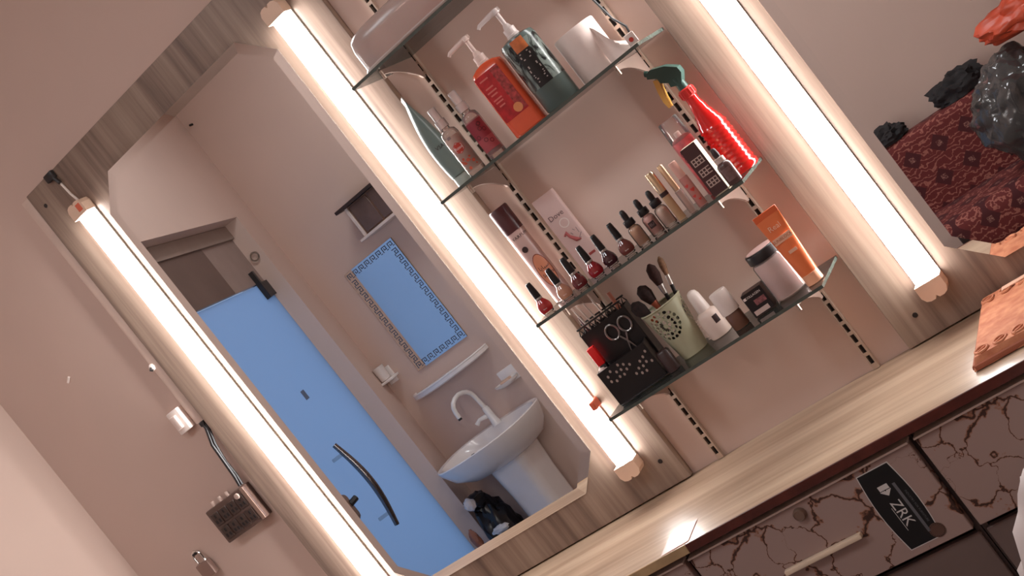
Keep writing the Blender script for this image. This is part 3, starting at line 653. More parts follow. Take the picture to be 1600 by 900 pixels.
for k in range(16): mb.add([(0.004+0.010*math.cos(2*PI*k/16), -0.0118, 0.118+0.010*math.sin(2*PI*k/16)), (0.004+0.010*math.cos(2*PI*(k+1)/16), -0.0118, 0.118+0.010*math.sin(2*PI*(k+1)/16)), (0.004+0.008*math.cos(2*PI*(k+1)/16), -0.0118, 0.118+0.008*math.sin(2*PI*(k+1)/16)), (0.004+0.008*math.cos(2*PI*k/16), -0.0118, 0.118+0.008*math.sin(2*PI*k/16))], [(0, 1, 2, 3)])
mb.build('emblem_ring', WINK, t)
mb = MB(); mb.tube([(-0.012, -0.0117, 0.096), (-0.006, -0.0117, 0.1), (-0.004, -0.0117, 0.09), (0.004, -0.0117, 0.078), (0.012, -0.0117, 0.074)], [0.002, 0.004, 0.003, 0.0045, 0.001], 8); mb.build('ribbon_print', mat('rose_print', (176, 92, 92), 0.5), t)
mb = MB()
for k in range(6): mb.tube([(0.006+0.01*math.cos(k), -0.0117, 0.086+0.01*math.sin(k)), (0.012+0.008*math.cos(k+1), -0.0117, 0.088+0.012*math.sin(k+1))], 0.0007, 5)
mb.build('swirl_print', GREYINK, t)
MB().box((0.012, -0.0117, 0.040), (0.014, 0.0004, 0.005)).build('red_strip', mat('red_strip', (168, 70, 66), 0.5), t)

def polish(loc, rz, label, rgb, nm):
    t = thing('nail_polish', loc, rz, label, 'nail polish', 'nail polish bottles along the third shelf')
    LQ = mat('polish_'+nm, rgb, 0.12, coat=0.6, var=0.06)
    MB().lathe([(0.0085, 0.0), (0.0112, 0.001), (0.0118, 0.004), (0.0090, 0.0042)], 20, sy=0.8).build('glass_base', CLEARG, t)
    MB().lathe([(0.0092, 0.0042), (0.0124, 0.005), (0.0142, 0.010), (0.0146, 0.015), (0.0134, 0.021), (0.0102, 0.027), (0.0074, 0.031), (0.0068, 0.0325)], 20, sy=0.8).build('bottle', LQ, t)
    MB().lathe([(0.0072, 0.0325), (0.0074, 0.0330), (0.0074, 0.0365), (0.0070, 0.0370)], 18).build('collar', SILV, t)
    MB().lathe([(0.0073, 0.0370), (0.0070, 0.050), (0.0058, 0.066), (0.0052, 0.0695), (0.0040, 0.0705), (0, 0.0705)], 18).build('cap', BLACK, t)
    bent(text_mb('flormar'[:5], 0.0036), 0.0149, 0.012, sy=0.8).build('lettering', WINK, t)
    return t
for x, y, rgb, nm, lb in [
    (0.132, -0.140, (172, 44, 44), 'red', 'nail polish in clear red, first from the left end of the shelf'),
    (0.181, -0.134, (196, 142, 116), 'beige', 'glittery beige nail polish second from the left end'),
    (0.219, -0.133, (104, 36, 38), 'wine', 'wine-red nail polish third from the left, left of the crimson one'),
    (0.258, -0.128, (150, 28, 38), 'crimson', 'crimson nail polish between the wine-red and the plum bottles'),
    (0.288, -0.113, (66, 32, 38), 'plum', 'very dark plum nail polish, fifth from the left'),
    (0.332, -0.120, (116, 60, 54), 'mauve', 'brownish mauve nail polish next to the dropper bottles')]:
    polish((x, y, T3), math.radians(18), lb, rgb, nm)

def dropper(loc, rz, label, rgb, nm, tag_=False, h=1.0, r=0.0128):
    t = thing('dropper_bottle', loc, rz, label, 'dropper bottle', 'dropper bottles')
    MB().lathe([(r*0.9, 0), (r, 0.0015), (r, 0.034*h), (r*0.85, 0.039*h), (0.007, 0.042*h), (0.007, 0.044*h)], 22).build('bottle', CLEARG, t)
    MB().lathe([(r*0.86, 0.004), (r*0.88, 0.033*h), (0.006, 0.040*h), (0, 0.040*h)], 20).build('liquid', mat('dropliq_'+nm, rgb, 0.25), t)
    MB().lathe([(0.0098, 0.043*h), (0.0105, 0.044*h), (0.0105, 0.055*h), (0.0098, 0.056*h), (0.0058, 0.057*h), (0.0062, 0.066*h), (0.0052, 0.0735*h), (0.003, 0.0765*h), (0, 0.077*h)], 18).build('dropper_cap', BLACK, t)
    if tag_:
        bent(patch(0.0125, 0.0125, 4), r+0.0003, 0.022).build('label_square', INK, t)
        bent(moved(text_mb('EU', 0.0075), 0, -0.0002, 0), r+0.0003, 0.022).build('lettering', GREYINK, t)
dropper((0.371, -0.128, T3), 0.3, 'dropper bottle of beige foundation with black dropper, nearest the nail polish', (214, 166, 128), 'beige')
dropper((0.397, -0.108, T3), 0.3, 'pink dropper bottle with a dark square label', (232, 178, 170), 'pink', True)
dropper((0.428, -0.112, T3), 0.3, 'pale unlabelled dropper bottle beside the gold gloss tube', (234, 208, 192), 'pale')
t = thing('gloss_tube', (0.464, -0.142, T3), 0.2, 'lip gloss tube with shiny gold cap and dark band', 'lip gloss', 'gold-capped makeup tubes')
MB().lathe([(0.0072, 0), (0.0078, 0.001), (0.0078, 0.052), (0.006, 0.053)], 16).build('tube_body', mat('gloss_amber', (196, 160, 124), 0.2, var=0.1), t)
MB().lathe([(0.0082, 0.052), (0.0082, 0.060)], 16).build('dark_band', INK, t)
MB().lathe([(0.0084, 0.060), (0.0084, 0.101), (0.0078, 0.102), (0, 0.102)], 16).build('gold_cap', GOLD, t)
t = thing('gloss_tube', (0.488, -0.140, T3), 0.2, 'slim clear tube with thin gold cap beside the heart-print tube', 'lip gloss', 'gold-capped makeup tubes')
MB().lathe([(0.0068, 0), (0.0074, 0.001), (0.0074, 0.046), (0.006, 0.047)], 16).build('tube_body', clear('gloss_clear', (230, 206, 196), dens=0.4), t)
MB().lathe([(0.0060, 0.046), (0.0060, 0.100), (0.005, 0.1015), (0, 0.1015)], 16).build('gold_cap', mat('pale_gold', (216, 184, 150), 0.3, 0.8), t)
t = thing('lip_tint', (0.512, -0.146, T3), 0.2, 'clear lip tint tube with red heart prints and pale pink cap', 'lip gloss')
MB().lathe([(0.0082, 0), (0.0088, 0.001), (0.0088, 0.060), (0.007, 0.062)], 18).build('tube_body', clear('tint_clear', (236, 168, 158), dens=0.5), t)
MB().lathe([(0.0078, 0.060), (0.0078, 0.092), (0.007, 0.0935), (0, 0.0935)], 18).build('pink_cap', mat('blush_cap', (224, 172, 158), 0.35), t)
mb = MB()
for hx, hz, s_ in ((-0.003, 0.044, 0.004), (0.003, 0.034, 0.0045), (-0.002, 0.022, 0.0035), (0.004, 0.013, 0.003)):
    pts = []
    for k in range(16):
        q = 2*PI*k/16; pts.append((hx+s_/16*16*math.sin(q)**3, 0, hz+s_/16*(13*math.cos(q)-5*math.cos(2*q)-2*math.cos(3*q)-math.cos(4*q))))
    mb.add(pts, [tuple(range(16))])
bent(mb, 0.0091, 0).build('heart_print', mat('heart_red', (196, 64, 56), 0.4), t)
t = thing('aerosol_can', (0.522, -0.062, T3), 0.25, 'pink patterned aerosol can with a clear cap behind the makeup box', 'spray can')
MB().lathe([(0.019, 0), (0.0205, 0.002), (0.0205, 0.110), (0.017, 0.116), (0.010, 0.119)], 26).build('can_body', mat('pink_can', (206, 96, 100), 0.3, var=0.35, scale=50), t)
mb = MB()
for k in range(5):
    cx, cz = (-0.012+0.009*(k % 3), 0.088-0.012*(k//2))
    for u in range(12):
        q0, q1 = u*PI/6, (u+1)*PI/6; r_ = 0.0065
        mb.add([(cx+r_*math.cos(q0), 0, cz+r_*math.sin(q0)), (cx+r_*math.cos(q1), 0, cz+r_*math.sin(q1)), (cx+r_*.78*math.cos(q1), 0, cz+r_*.78*math.sin(q1)), (cx+r_*.78*math.cos(q0), 0, cz+r_*.78*math.sin(q0))], [(0, 1, 2, 3)])
bent(mb, 0.0208, 0).build('cloud_print', INK, t)
MB().lathe([(0.006, 0.118), (0.006, 0.128), (0.0045, 0.129), (0, 0.129)], 14).build('nozzle', WHITE, t)
MB().lathe([(0.0205, 0.112), (0.0208, 0.114), (0.0196, 0.154), (0.018, 0.156), (0, 0.156)], 26).build('clear_cap', CLEARP, t)
t = thing('makeup_box', (0.553, -0.138, T3), math.radians(6), 'upright makeup box with maroon front and cream side', 'box')
MB().rbox((0, 0, 0.050), (0.030, 0.028, 0.100), 0.0006, 1, smooth=False).build('card_box', CREAM, t)
MB().box((-0.0003, -0.0143, 0.050), (0.0300, 0.0004, 0.0996)).build('front_print', mat('maroon_print', (74, 44, 44), 0.45), t)
mb = MB()
for zc, words in ((0.068, 2), (0.046, 1), (0.024, 2)):
    for k in range(3):
        mb.box((0.0, -0.0147, zc+0.006-0.006*k), (0.022, 0.0003, 0.0018)); 
    for k in range(words+2): mb.box((-0.010+0.0065*k, -0.0147, zc), (0.0018, 0.0003, 0.0135))
mb.build('block_lettering', mat('pale_print', (206, 180, 168), 0.5), t)
mb = MB()
for k in range(9): mb.box((0.0152, 0.002, 0.012+0.006*k), (0.0003, 0.014-0.004*(k % 3), 0.0016))
mb.build('side_print', mat('olive_print', (150, 140, 100), 0.5), t)
t = thing('serum_bottle', (0.588, -0.154, T3), 0.2, 'small dark serum bottle with a grey dropper in front of the red spray bottle', 'dropper bottle')
MB().lathe([(0.0125, 0), (0.0135, 0.0015), (0.0135, 0.036), (0.011, 0.041), (0.007, 0.044)], 22).build('bottle', mat('smoky_glass', (92, 68, 66), 0.2, var=0.1), t)
bent(patch(0.02, 0.024, 6), 0.0138, 0.020).build('label_sheet', mat('mauve_label', (120, 92, 90), 0.5, var=0.2, scale=160), t)
MB().lathe([(0.0092, 0.043), (0.0092, 0.052), (0.0055, 0.053)], 18).build('collar', mat('pale_collar', (206, 186, 176), 0.4), t)
MB().lathe([(0.0056, 0.052), (0.0060, 0.060), (0.005, 0.068), (0.003, 0.071), (0, 0.0715)], 16).build('rubber_bulb', INK, t)

t = thing('trigger_spray_bottle', (0.587, -0.070, T3), math.radians(-6), 'translucent red ribbed spray bottle with a green trigger head', 'spray bottle')
prof = [(0.026, 0), (0.0285, 0.003)]
for k in range(13):
    z = 0.006+k*0.0088; r_ = 0.0288-0.00012*k
    if k > 9: r_ -= (k-9)*0.0030
    prof += [(r_, z+0.0018), (r_-0.0026, z+0.0062)]
prof += [(0.0145, 0.128), (0.0125, 0.134), (0.0115, 0.142), (0.0115, 0.150)]
REDB = mat('red_translucent', (226, 34, 32), 0.14, trans=0.35, var=0.1, coat=0.4)
MB().lathe([(r_, z*1.11) for r_, z in prof], 32).build('bottle', REDB, t)
mb = MB().lathe([(0.0125, 0.163), (0.0145, 0.165), (0.0145, 0.180), (0.012, 0.182)], 24)
for k in range(16):
    q = 2*PI*k/16; mb.box((0.0143*math.cos(q), 0.0143*math.sin(q), 0.1725), (0.002, 0.002, 0.012))
mb.build('ring_nut', mat('red_nut', (206, 44, 38), 0.35), t)
GRN = mat('green_trigger', (50, 78, 70), 0.4)
UP = Matrix.Translation((0, 0, 0.018)) @ Matrix.Translation((0, 0, 0.19)) @ Matrix.Rotation(math.radians(27), 4, 'Y') @ Matrix.Translation((0, 0, -0.19))
sh = MB().lathe([(0.0098, 0.181), (0.0090, 0.197), (0.0098, 0.206)], 18)
poly = [(0.012, 0.176), (0.016, 0.198), (0.010, 0.208), (-0.014, 0.213), (-0.042, 0.210), (-0.051, 0.203), (-0.050, 0.194), (-0.032, 0.193), (-0.027, 0.184), (-0.012, 0.182), (-0.009, 0.174)]
sh.prism(poly, -0.0085, 0.0085, UP); sh.build('trigger_head', GRN, t)
mb = MB(); mb.tube([(-0.050, 0, 0.2025), (-0.056, 0, 0.2025)], 0.0055, 10, UP); mb.build('nozzle', GRN, t)
mb = MB(); mb.prism([(-0.027, 0.222), (-0.037, 0.226), (-0.043, 0.204), (-0.046, 0.184), (-0.044, 0.170), (-0.039, 0.170), (-0.036, 0.186), (-0.032, 0.204)], -0.006, 0.006); mb.build('trigger', mat('yellow_trigger', (224, 170, 84), 0.4), t)

# --- lowest shelf
T4 = TOP[3]+EPS
t = thing('makeup_organiser', (0.186, -0.098, T4), math.radians(12), 'black perforated two-tier makeup organiser holding scissors and sticks', 'organiser')
BO = mat('organiser_black', (22, 19, 21), 0.4)
def walls(mb, cx, cy, a, b, z0, z1, th=0.002):
    mb.box((cx, cy-b, (z0+z1)/2), (2*a, th, z1-z0)); mb.box((cx, cy+b, (z0+z1)/2), (2*a, th, z1-z0))
    mb.box((cx-a, cy, (z0+z1)/2), (th, 2*b, z1-z0)); mb.box((cx+a, cy, (z0+z1)/2), (th, 2*b, z1-z0)); mb.box((cx, cy, z0+th/2), (2*a, 2*b, th))
mb = MB(); walls(mb, 0.0, 0.030, 0.052, 0.024, 0.004, 0.150); mb.build('tall_bin', BO, t)
mb = MB(); walls(mb, -0.006, -0.016, 0.054, 0.020, 0.004, 0.078); mb.build('front_bin', BO, t)
mb = MB(); mb.rbox((0.0, 0.008, 0.002), (0.118, 0.096, 0.004), 0.0015, 1); mb.build('base_plate', BO, t)
mb = MB()
for i in range(8):   # lattice rim of the tall bin
    x = -0.048+i*0.0136
    mb.tube([(x-0.005, 0.006, 0.150), (x, 0.006, 0.163), (x+0.005, 0.006, 0.150)], 0.0015, 5); mb.tube([(x-0.005, 0.054, 0.150), (x, 0.054, 0.163), (x+0.005, 0.054, 0.150)], 0.0015, 5)
mb.tube([(-0.052, 0.006, 0.163), (0.052, 0.006, 0.163)], 0.002, 6); mb.tube([(-0.052, 0.054, 0.163), (0.052, 0.054, 0.163)], 0.002, 6)
mb.build('lattice_rim', BO, t)
HOLE = mat('hole_light', (170, 150, 140), 0.6)
mb = MB()
for i in range(10):
    for j in range(3):
        x = -0.046+i*0.0098; z = 0.040+0.011*j+0.010*math.sin(i*0.7)
        if (i*3+j*5) % 4 == 0: continue
        r_ = 0.0026
        mb.add([(x+r_*math.cos(q*PI/3), -0.0374, z+r_*1.3*math.sin(q*PI/3)) for q in range(6)], [tuple(range(6))])
mb.build('perforations', HOLE, t)
mb = MB(); mb.lathe([(0.014, 0.0), (0.014, 0.040), (0.011, 0.044), (0, 0.044)], 18, (0.066, -0.030, 0.0)); mb.build('side_cup', mat('side_cup_brown', (58, 40, 38), 0.4), t)
# scissors stand in the tall bin with their loops leaning on its front
def world_of(x, y, z, L=(0.186, -0.098, T4), rz=math.radians(12)):
    c, s_ = math.cos(rz), math.sin(rz); return (L[0]+x*c-y*s_, L[1]+x*s_+y*c, L[2]+z)
def in_org(name, label, cat, parts, group=None):
    tt = thing(name, world_of(0, 0, 0), math.radians(12), label, cat, group)
    for nm, mb_, m_ in parts: mb_.build(nm, m_, tt)
    return tt
lo = MB(); bl = MB()
for cx in (0.004, 0.034):
    ring = [(cx+0.0125*math.cos(2*PI*k/18), 0.0015, 0.122+0.0155*math.sin(2*PI*k/18)) for k in range(19)]; lo.tube(ring, 0.0022, 6, cap=False)
bl.tube([(0.011, 0.0015, 0.108), (0.019, 0.0015, 0.092), (0.026, 0.0015, 0.070)], [0.002, 0.002, 0.001], 6); bl.tube([(0.027, 0.0015, 0.108), (0.019, 0.0015, 0.092), (0.012, 0.0015, 0.070)], [0.002, 0.002, 0.001], 6)
in_org('scissors', 'small steel scissors hanging on the black organiser', 'scissors', [('finger_loops', lo, mat('scissor_grey', (150, 142, 138), 0.3, 0.7)), ('blades', bl, mat('scissor_grey', (150, 142, 138), 0.3, 0.7))])
in_org('lipstick', 'red lipstick at the left of the black organiser', 'lipstick', [('red_case', MB().rbox((-0.044, -0.020, 0.106), (0.016, 0.016, 0.040), 0.002), mat('lipstick_red', (226, 34, 34), 0.3)), ('base', MB().rbox((-0.044, -0.020, 0.046), (0.015, 0.015, 0.080), 0.002), BO)])
in_org('cotton_pad', 'crumpled white cotton in the front bin of the organiser', 'cotton', [('wad', blob((-0.048, -0.022, 0.074), (0.010, 0.012, 0.012), 0.4, 3, 3, 2.0), mat('cotton_white', (226, 206, 198), 0.9))])
for k, (x, y, dx, dz, m_, lb) in enumerate([(-0.020, 0.030, -0.020, 0.205, 'w', 'thin white stick leaning out of the organiser, leftmost'), (-0.008, 0.036, -0.024, 0.212, 'w', 'second white stick fanned out of the organiser'), (0.002, 0.028, -0.018, 0.214, 'w', 'third white stick fanned out of the organiser'), (0.010, 0.034, -0.008, 0.206, 'w', 'white stick standing rightmost in the organiser'), (-0.038, 0.036, -0.002, 0.180, 'm', 'maroon pencil standing in the organiser'), (0.032, 0.030, 0.006, 0.186, 'r', 'rose gold pencil at the right of the organiser')]):
    M_ = {'w': WHITE, 'm': mat('maroon_pencil', (92, 40, 42), 0.4), 'r': mat('rose_pencil', (196, 124, 104), 0.35)}[m_]; r_ = 0.0022 if m_ == 'w' else 0.005
    o = MB().tube([(x, y, 0.007), (x+dx*0.5, y, dz*0.5), (x+dx, y, dz)], [r_, r_, r_*0.8], 8).build('makeup_stick' if m_ == 'w' else 'makeup_pencil', M_, loc=world_of(0, 0, 0), rz=math.radians(12))
    tag(o, lb, 'stick' if m_ == 'w' else 'pencil', 'sticks in the organiser')

# green flared pot with pierced flower panel
PG = mat('pot_green', (176, 174, 146), 0.45, var=0.05)
POTL = (0.294, -0.072, T4)
t = thing('brush_pot', POTL, math.radians(20), 'pale green flared pot with a pierced lace flower, holding brushes', 'pot')
R0, R1, PH = 0.028, 0.043, 0.112
def pr_(z): return R0+(R1-R0)*z/PH
mb = MB().lathe([(R0-0.002, 0), (R0, 0.001), (pr_(0.045), 0.045)], 36)
mb.lathe([(pr_(0.045)-0.0016, 0.045), (R0-0.0016, 0.002), (0, 0.002)], 36)
mb.build('pot_base', PG, t)
def pierced(w_, h_, holes):
    """flat plate in x,z with holes cut through it, finely divided for bending"""
    cu = bpy.data.curves.new('plate', 'CURVE'); cu.dimensions = '2D'; cu.fill_mode = 'BOTH'
    def spl(pts):
        sp_ = cu.splines.new('POLY'); sp_.points.add(len(pts)-1)
        for i_, p_ in enumerate(pts): sp_.points[i_].co = (p_[0], p_[1], 0, 1)
        sp_.use_cyclic_u = True
    spl([(-w_/2, 0), (w_/2, 0), (w_/2, h_), (-w_/2, h_)])
    for hh in holes: spl(hh)
    o_ = bpy.data.objects.new('plate', cu); COL.objects.link(o_)
    dg = bpy.context.evaluated_depsgraph_get(); me = o_.evaluated_get(dg).to_mesh()
    bm = bmesh.new(); bm.from_mesh(me); o_.evaluated_get(dg).to_mesh_clear(); bpy.data.objects.remove(o_); bpy.data.curves.remove(cu)
    bmesh.ops.remove_doubles(bm, verts=bm.verts[:], dist=1e-6)
    for _ in range(4):
        lng = [e_ for e_ in bm.edges if e_.calc_length() > 0.007]
        if not lng: break
        bmesh.ops.subdivide_edges(bm, edges=lng, cuts=1); bmesh.ops.triangulate(bm, faces=bm.faces[:])
    bm.verts.index_update(); mb = MB(); mb.add([(v.co.x, 0, v.co.y) for v in bm.verts], [[v.index for v in f.verts] for f in bm.faces], True); bm.free()
    return mb
def petal(a0, L0, L1, w_, cx=0.0, cz=0.0):
    pts = []
    for k in range(8):
        q = k/8*2*PI; r_ = (L0+L1)/2+(L1-L0)/2*math.cos(q); s_ = w_*math.sin(q)*(1+0.35*math.cos(q)); pts.append((cx+r_*math.cos(a0)-s_*math.sin(a0), cz+r_*math.sin(a0)+s_*math.cos(a0)))
    return pts
RM = pr_(0.075); WP = 2*PI*RM/3
holes = [petal(2*PI*k/14, 0.004, 0.0125, 0.0018, 0, 0.032) for k in range(14)]+[petal(2*PI*(k+.5)/14, 0.0145, 0.0220, 0.0033, 0, 0.032) for k in range(14)]+[petal(2*PI*k/18, 0.0240, 0.0305, 0.0036, 0, 0.032) for k in range(18)]
for k in range(3):
    mb = pierced(WP, PH-0.045, holes); out_ = []
    for x, y, z in mb.v:
        zz = 0.045+z; a_ = x/RM+2*PI*k/3-0.35; out_.append((math.sin(a_)*(pr_(zz)), -math.cos(a_)*(pr_(zz)), zz))
    mb.v = out_; mb.build('lace_panel', PG, t)
ring = [(math.cos(2*PI*k/36)*pr_(PH), math.sin(2*PI*k/36)*pr_(PH), PH) for k in range(37)]
MB().tube(ring, 0.0018, 6, cap=False).build('rim', PG, t)
def brush(px, py, tilt, az, L, hr, label, head, rgb, ferr):
    tt = thing('makeup_brush', (POTL[0]+px, POTL[1]+py, T4+0.004), 0, label, 'brush', 'makeup brushes in the green pot', rot=(0, 0, 0))
    d_ = Vector((math.sin(tilt)*math.cos(az), math.sin(tilt)*math.sin(az), math.cos(tilt)))
    P = lambda s_: tuple(d_*s_)
    MB().tube([P(0), P(L*0.5), P(L-0.03)], [0.003, 0.0035, 0.004], 8).build('handle', BLACK, tt)
    MB().tube([P(L-0.03), P(L-0.008)], [0.0045, hr*0.7], 10).build('ferrule', ferr, tt)
    q = MB(); q.tube([P(L-0.01), P(L+head*0.3), P(L+head*0.75), P(L+head)], [hr*0.7, hr*1.15, hr, hr*0.25], 12); q.build('bristles', mat('bristle_'+label[:5], rgb, 0.9, var=0.35, scale=200, bump=0.4), tt)
RG = mat('rose_ferrule', (196, 108, 82), 0.3, 0.5)
DKB = (40, 26, 25)
brush(0.004, -0.010, 0.30, math.radians(185), 0.118, 0.012, 'dark fluffy makeup brush leaning left out of the green pot', 0.030, DKB, RG)
brush(0.006, 0.006, 0.13, math.radians(190), 0.130, 0.012, 'thick dark makeup brush with a copper ferrule in the green pot', 0.030, (48, 30, 28), RG)
brush(0.006, 0.004, 0.12, math.radians(10), 0.150, 0.010, 'tall dark brown makeup brush standing in the green pot', 0.034, (56, 32, 28), SILV)
brush(0.010, 0.008, 0.22, math.radians(30), 0.158, 0.006, 'slim tan-tipped brush at the back of the green pot', 0.028, (140, 104, 80), SILV)

t = thing('spiky_bottle', (0.357, -0.068, T4), 0.3, 'white plastic bottle with a rounded cap and a spiky comb base', 'bottle')
SW = mat('soft_white', (228, 206, 194), 0.4, var=0.03)
MB().lathe([(0.021, 0.0), (0.0225, 0.003), (0.0225, 0.044), (0.019, 0.052), (0.013, 0.056)], 26).build('bottle', SW, t)
MB().lathe([(0.0125, 0.055), (0.0135, 0.057), (0.0120, 0.090), (0.009, 0.098), (0.004, 0.101), (0, 0.1015)], 22).build('cap', WHITE, t)
mb = MB()
for k in range(9):
    for s_ in (PI*0.93, PI*1.10):
        z = 0.006+0.005*k; mb.tube([(0.0215*math.cos(s_), 0.0215*math.sin(s_), z), (0.0275*math.cos(s_), 0.0275*math.sin(s_), z+0.0015)], [0.0014, 0.0006], 5)
mb.build('spikes', SW, t)
bent(patch(0.012, 0.016, 4), 0.0228, 0.034, ang=0.5).build('label_square', INK, t)
t = thing('cream_jar', (0.417, -0.112, T4), 0.3, 'small brown glass jar with a tall white cap', 'jar')
MB().lathe([(0.0155, 0), (0.0165, 0.0015), (0.0165, 0.030), (0.0145, 0.035)], 24).build('jar_body', mat('brown_glass', (112, 78, 64), 0.18, var=0.05, coat=0.4), t)
MB().lathe([(0.0178, 0.034), (0.0182, 0.036), (0.0178, 0.077), (0.0165, 0.0795), (0, 0.0795)], 26).build('white_cap', WHITE, t)
t = thing('product_box', (0.470, -0.104, T4), math.radians(8), 'small dark printed product box between the jars', 'box')
MB().rbox((0, 0, 0.024), (0.042, 0.034, 0.048), 0.0006, 1, smooth=False).build('card_box', mat('dark_box', (62, 38, 38), 0.4), t)
MB().box((0.0, -0.0173, 0.025), (0.0412, 0.0004, 0.0472)).build('front_print', mat('black_box_print', (30, 22, 24), 0.4), t)
moved(text_mb('COLLAGEN', 0.0062), 0.0, -0.0177, 0.040).build('lettering', WINK, t)
MB().box((0.006, -0.0177, 0.025), (0.022, 0.0003, 0.011)).build('picture_patch', mat('mauve_patch', (140, 84, 86), 0.5, var=0.4, scale=200), t)
MB().box((-0.002, -0.0177, 0.008), (0.030, 0.0003, 0.009)).build('pale_panel', mat('pale_patch', (206, 180, 172), 0.5), t)
MB().box((-0.017, -0.0177, 0.040), (0.005, 0.0003, 0.005)).build('white_mark', WINK, t)
t = thing('lidded_jar', (0.527, -0.096, T4), 0.3, 'wide clear jar of pinkish white cream with a black lid', 'jar')
MB().lathe([(0.029, 0), (0.0325, 0.003), (0.0325, 0.074), (0.029, 0.080), (0.028, 0.083)], 32).build('jar_body', clear('jar_clear', (252, 244, 240), dens=0.2), t)
MB().lathe([(0.0285, 0.003), (0.0305, 0.005), (0.0305, 0.073), (0.028, 0.077), (0, 0.077)], 32).build('cream_fill', mat('pink_cream', (232, 202, 196), 0.6, var=0.08, scale=30), t)
MB().lathe([(0.0305, 0.081), (0.0325, 0.082), (0.0325, 0.098), (0.031, 0.100), (0.0285, 0.1005)], 32).build('lid', BLACK, t)
MB().lathe([(0.0288, 0.1004), (0.028, 0.1012), (0, 0.1012)], 32).build('lid_disc', mat('lid_pink', (206, 172, 166), 0.5), t)
t = thing('sunscreen_tube', (0.583, -0.124, T4), math.radians(14), 'orange sunscreen tube standing on its cap at the right end of shelf', 'tube')
OT = mat('orange_tube', (238, 126, 74), 0.35, var=0.05)
squeeze(MB(), 0.0165, 0.0150, 0.0235, 0.020, 0.142).build('tube_body', OT, t)
MB().rbox((0, 0, 0.147), (0.047, 0.0022, 0.012), 0.0006, 1).build('crimp', mat('orange_crimp', (224, 104, 60), 0.4), t)
MB().lathe([(0.0155, 0), (0.0165, 0.001), (0.0160, 0.020), (0.015, 0.0205)], 24).build('tube_cap', mat('peach_cap', (240, 176, 140), 0.35), t)
SL = Matrix.Rotation(-math.radians(6), 4, 'X')
moved(text_mb('Real', 0.014), 0.0, -0.0072, 0.121, SL).build('brand_lettering', mat('peach_ink', (250, 206, 176), 0.5), t)
MB().box((0.0, -0.0098, 0.0975), (0.036, 0.0008, 0.012), Matrix.Identity(4)).build('pale_band', mat('pale_band', (240, 190, 160), 0.5), t)
moved(text_mb('SUNBLOCK', 0.0075), 0.0, -0.0105, 0.0975).build('lettering', mat('rust_print', (176, 84, 50), 0.5), t)
MB().box((0.002, -0.0128, 0.070), (0.016, 0.0006, 0.006)).build('factor_mark', mat('pale_band', (240, 190, 160), 0.5), t)

# ------------------------------------------------------------------ things on the worktop
TC_ = bpy.data.materials.new('terracotta_towel'); TC_.use_nodes = True
nt = TC_.node_tree; b = nt.nodes['Principled BSDF']; b.inputs['Roughness'].default_value = 0.9
tc = nt.nodes.new('ShaderNodeTexCoord'); nz = nt.nodes.new('ShaderNodeTexNoise'); nz.inputs['Scale'].default_value = 45; nz.inputs['Detail'].default_value = 5; nt.links.new(tc.outputs['Object'], nz.inputs[0])
rp = nt.nodes.new('ShaderNodeValToRGB'); e = rp.color_ramp.elements; e[0].position = .35; e[0].color = lin((176, 104, 74))+(1,); e[1].position = .7; e[1].color = lin((206, 140, 104))+(1,)
nt.links.new(nz.outputs[0], rp.inputs[0]); nt.links.new(rp.outputs[0], b.inputs['Base Color']); bp = nt.nodes.new('ShaderNodeBump'); bp.inputs['Strength'].default_value = .8; bp.inputs['Distance'].default_value = .004; nt.links.new(nz.outputs[0], bp.inputs['Height']); nt.links.new(bp.outputs[0], b.inputs['Normal'])
t = thing('folded_towel', (0.885, -0.166, 0.0), math.radians(0), 'folded terracotta towel with embossed border lying on the worktop', 'towel')
mb = MB(); nx_, ny_ = 24, 30; W_, D_ = 0.245, 0.290; vs = []
for lay in (0, 1):
    for i in range(nx_+1):
        for j in range(ny_+1):
            u, v = i/nx_-.5, j/ny_-.5
            e_ = min(1, min((0.5-abs(u))*W_, (0.5-abs(v))*D_)/0.010); h_ = 0.016*math.sqrt(max(0, 1-(1-e_)**2))
            bord = 0.0025*(math.cos(u*W_*240)*math.cos(v*D_*200)) if (0.30 < abs(v) < 0.44) else 0.001*noise.noise(Vector((u*9, v*9, 0)))
            vs.append((u*W_+0.002*noise.noise(Vector((v*6, 0, 1))), v*D_+0.002*noise.noise(Vector((u*6, 2, 1))), (0.001 if lay == 0 else 0.003+h_+(bord if e_ >= 1 else 0))))
N_ = (nx_+1)*(ny_+1); q_ = lambda i, j, l: l*N_+i*(ny_+1)+j
fs = []
for i in range(nx_):
    for j in range(ny_):
        fs.append((q_(i, j, 1), q_(i+1, j, 1), q_(i+1, j+1, 1), q_(i, j+1, 1))); fs.append((q_(i, j, 0), q_(i, j+1, 0), q_(i+1, j+1, 0), q_(i+1, j, 0)))
for i in range(nx_): fs += [(q_(i, 0, 0), q_(i+1, 0, 0), q_(i+1, 0, 1), q_(i, 0, 1)), (q_(i+1, ny_, 0), q_(i, ny_, 0), q_(i, ny_, 1), q_(i+1, ny_, 1))]
for j in range(ny_): fs += [(q_(0, j+1, 0), q_(0, j, 0), q_(0, j, 1), q_(0, j+1, 1)), (q_(nx_, j, 0), q_(nx_, j+1, 0), q_(nx_, j+1, 1), q_(nx_, j, 1))]
mb.add(vs, fs, True); mb.build('towel_cloth', TC_, t)
mb = MB(); mb.tube([(0.011*math.cos(2*PI*q/14), 0.013*math.sin(2*PI*q/14), 0) for q in range(15)], 0.0028, 6, cap=False); mb.tube([(-0.009, -0.008, 0), (0.009, 0.008, 0)], 0.0026, 6)
em0 = None
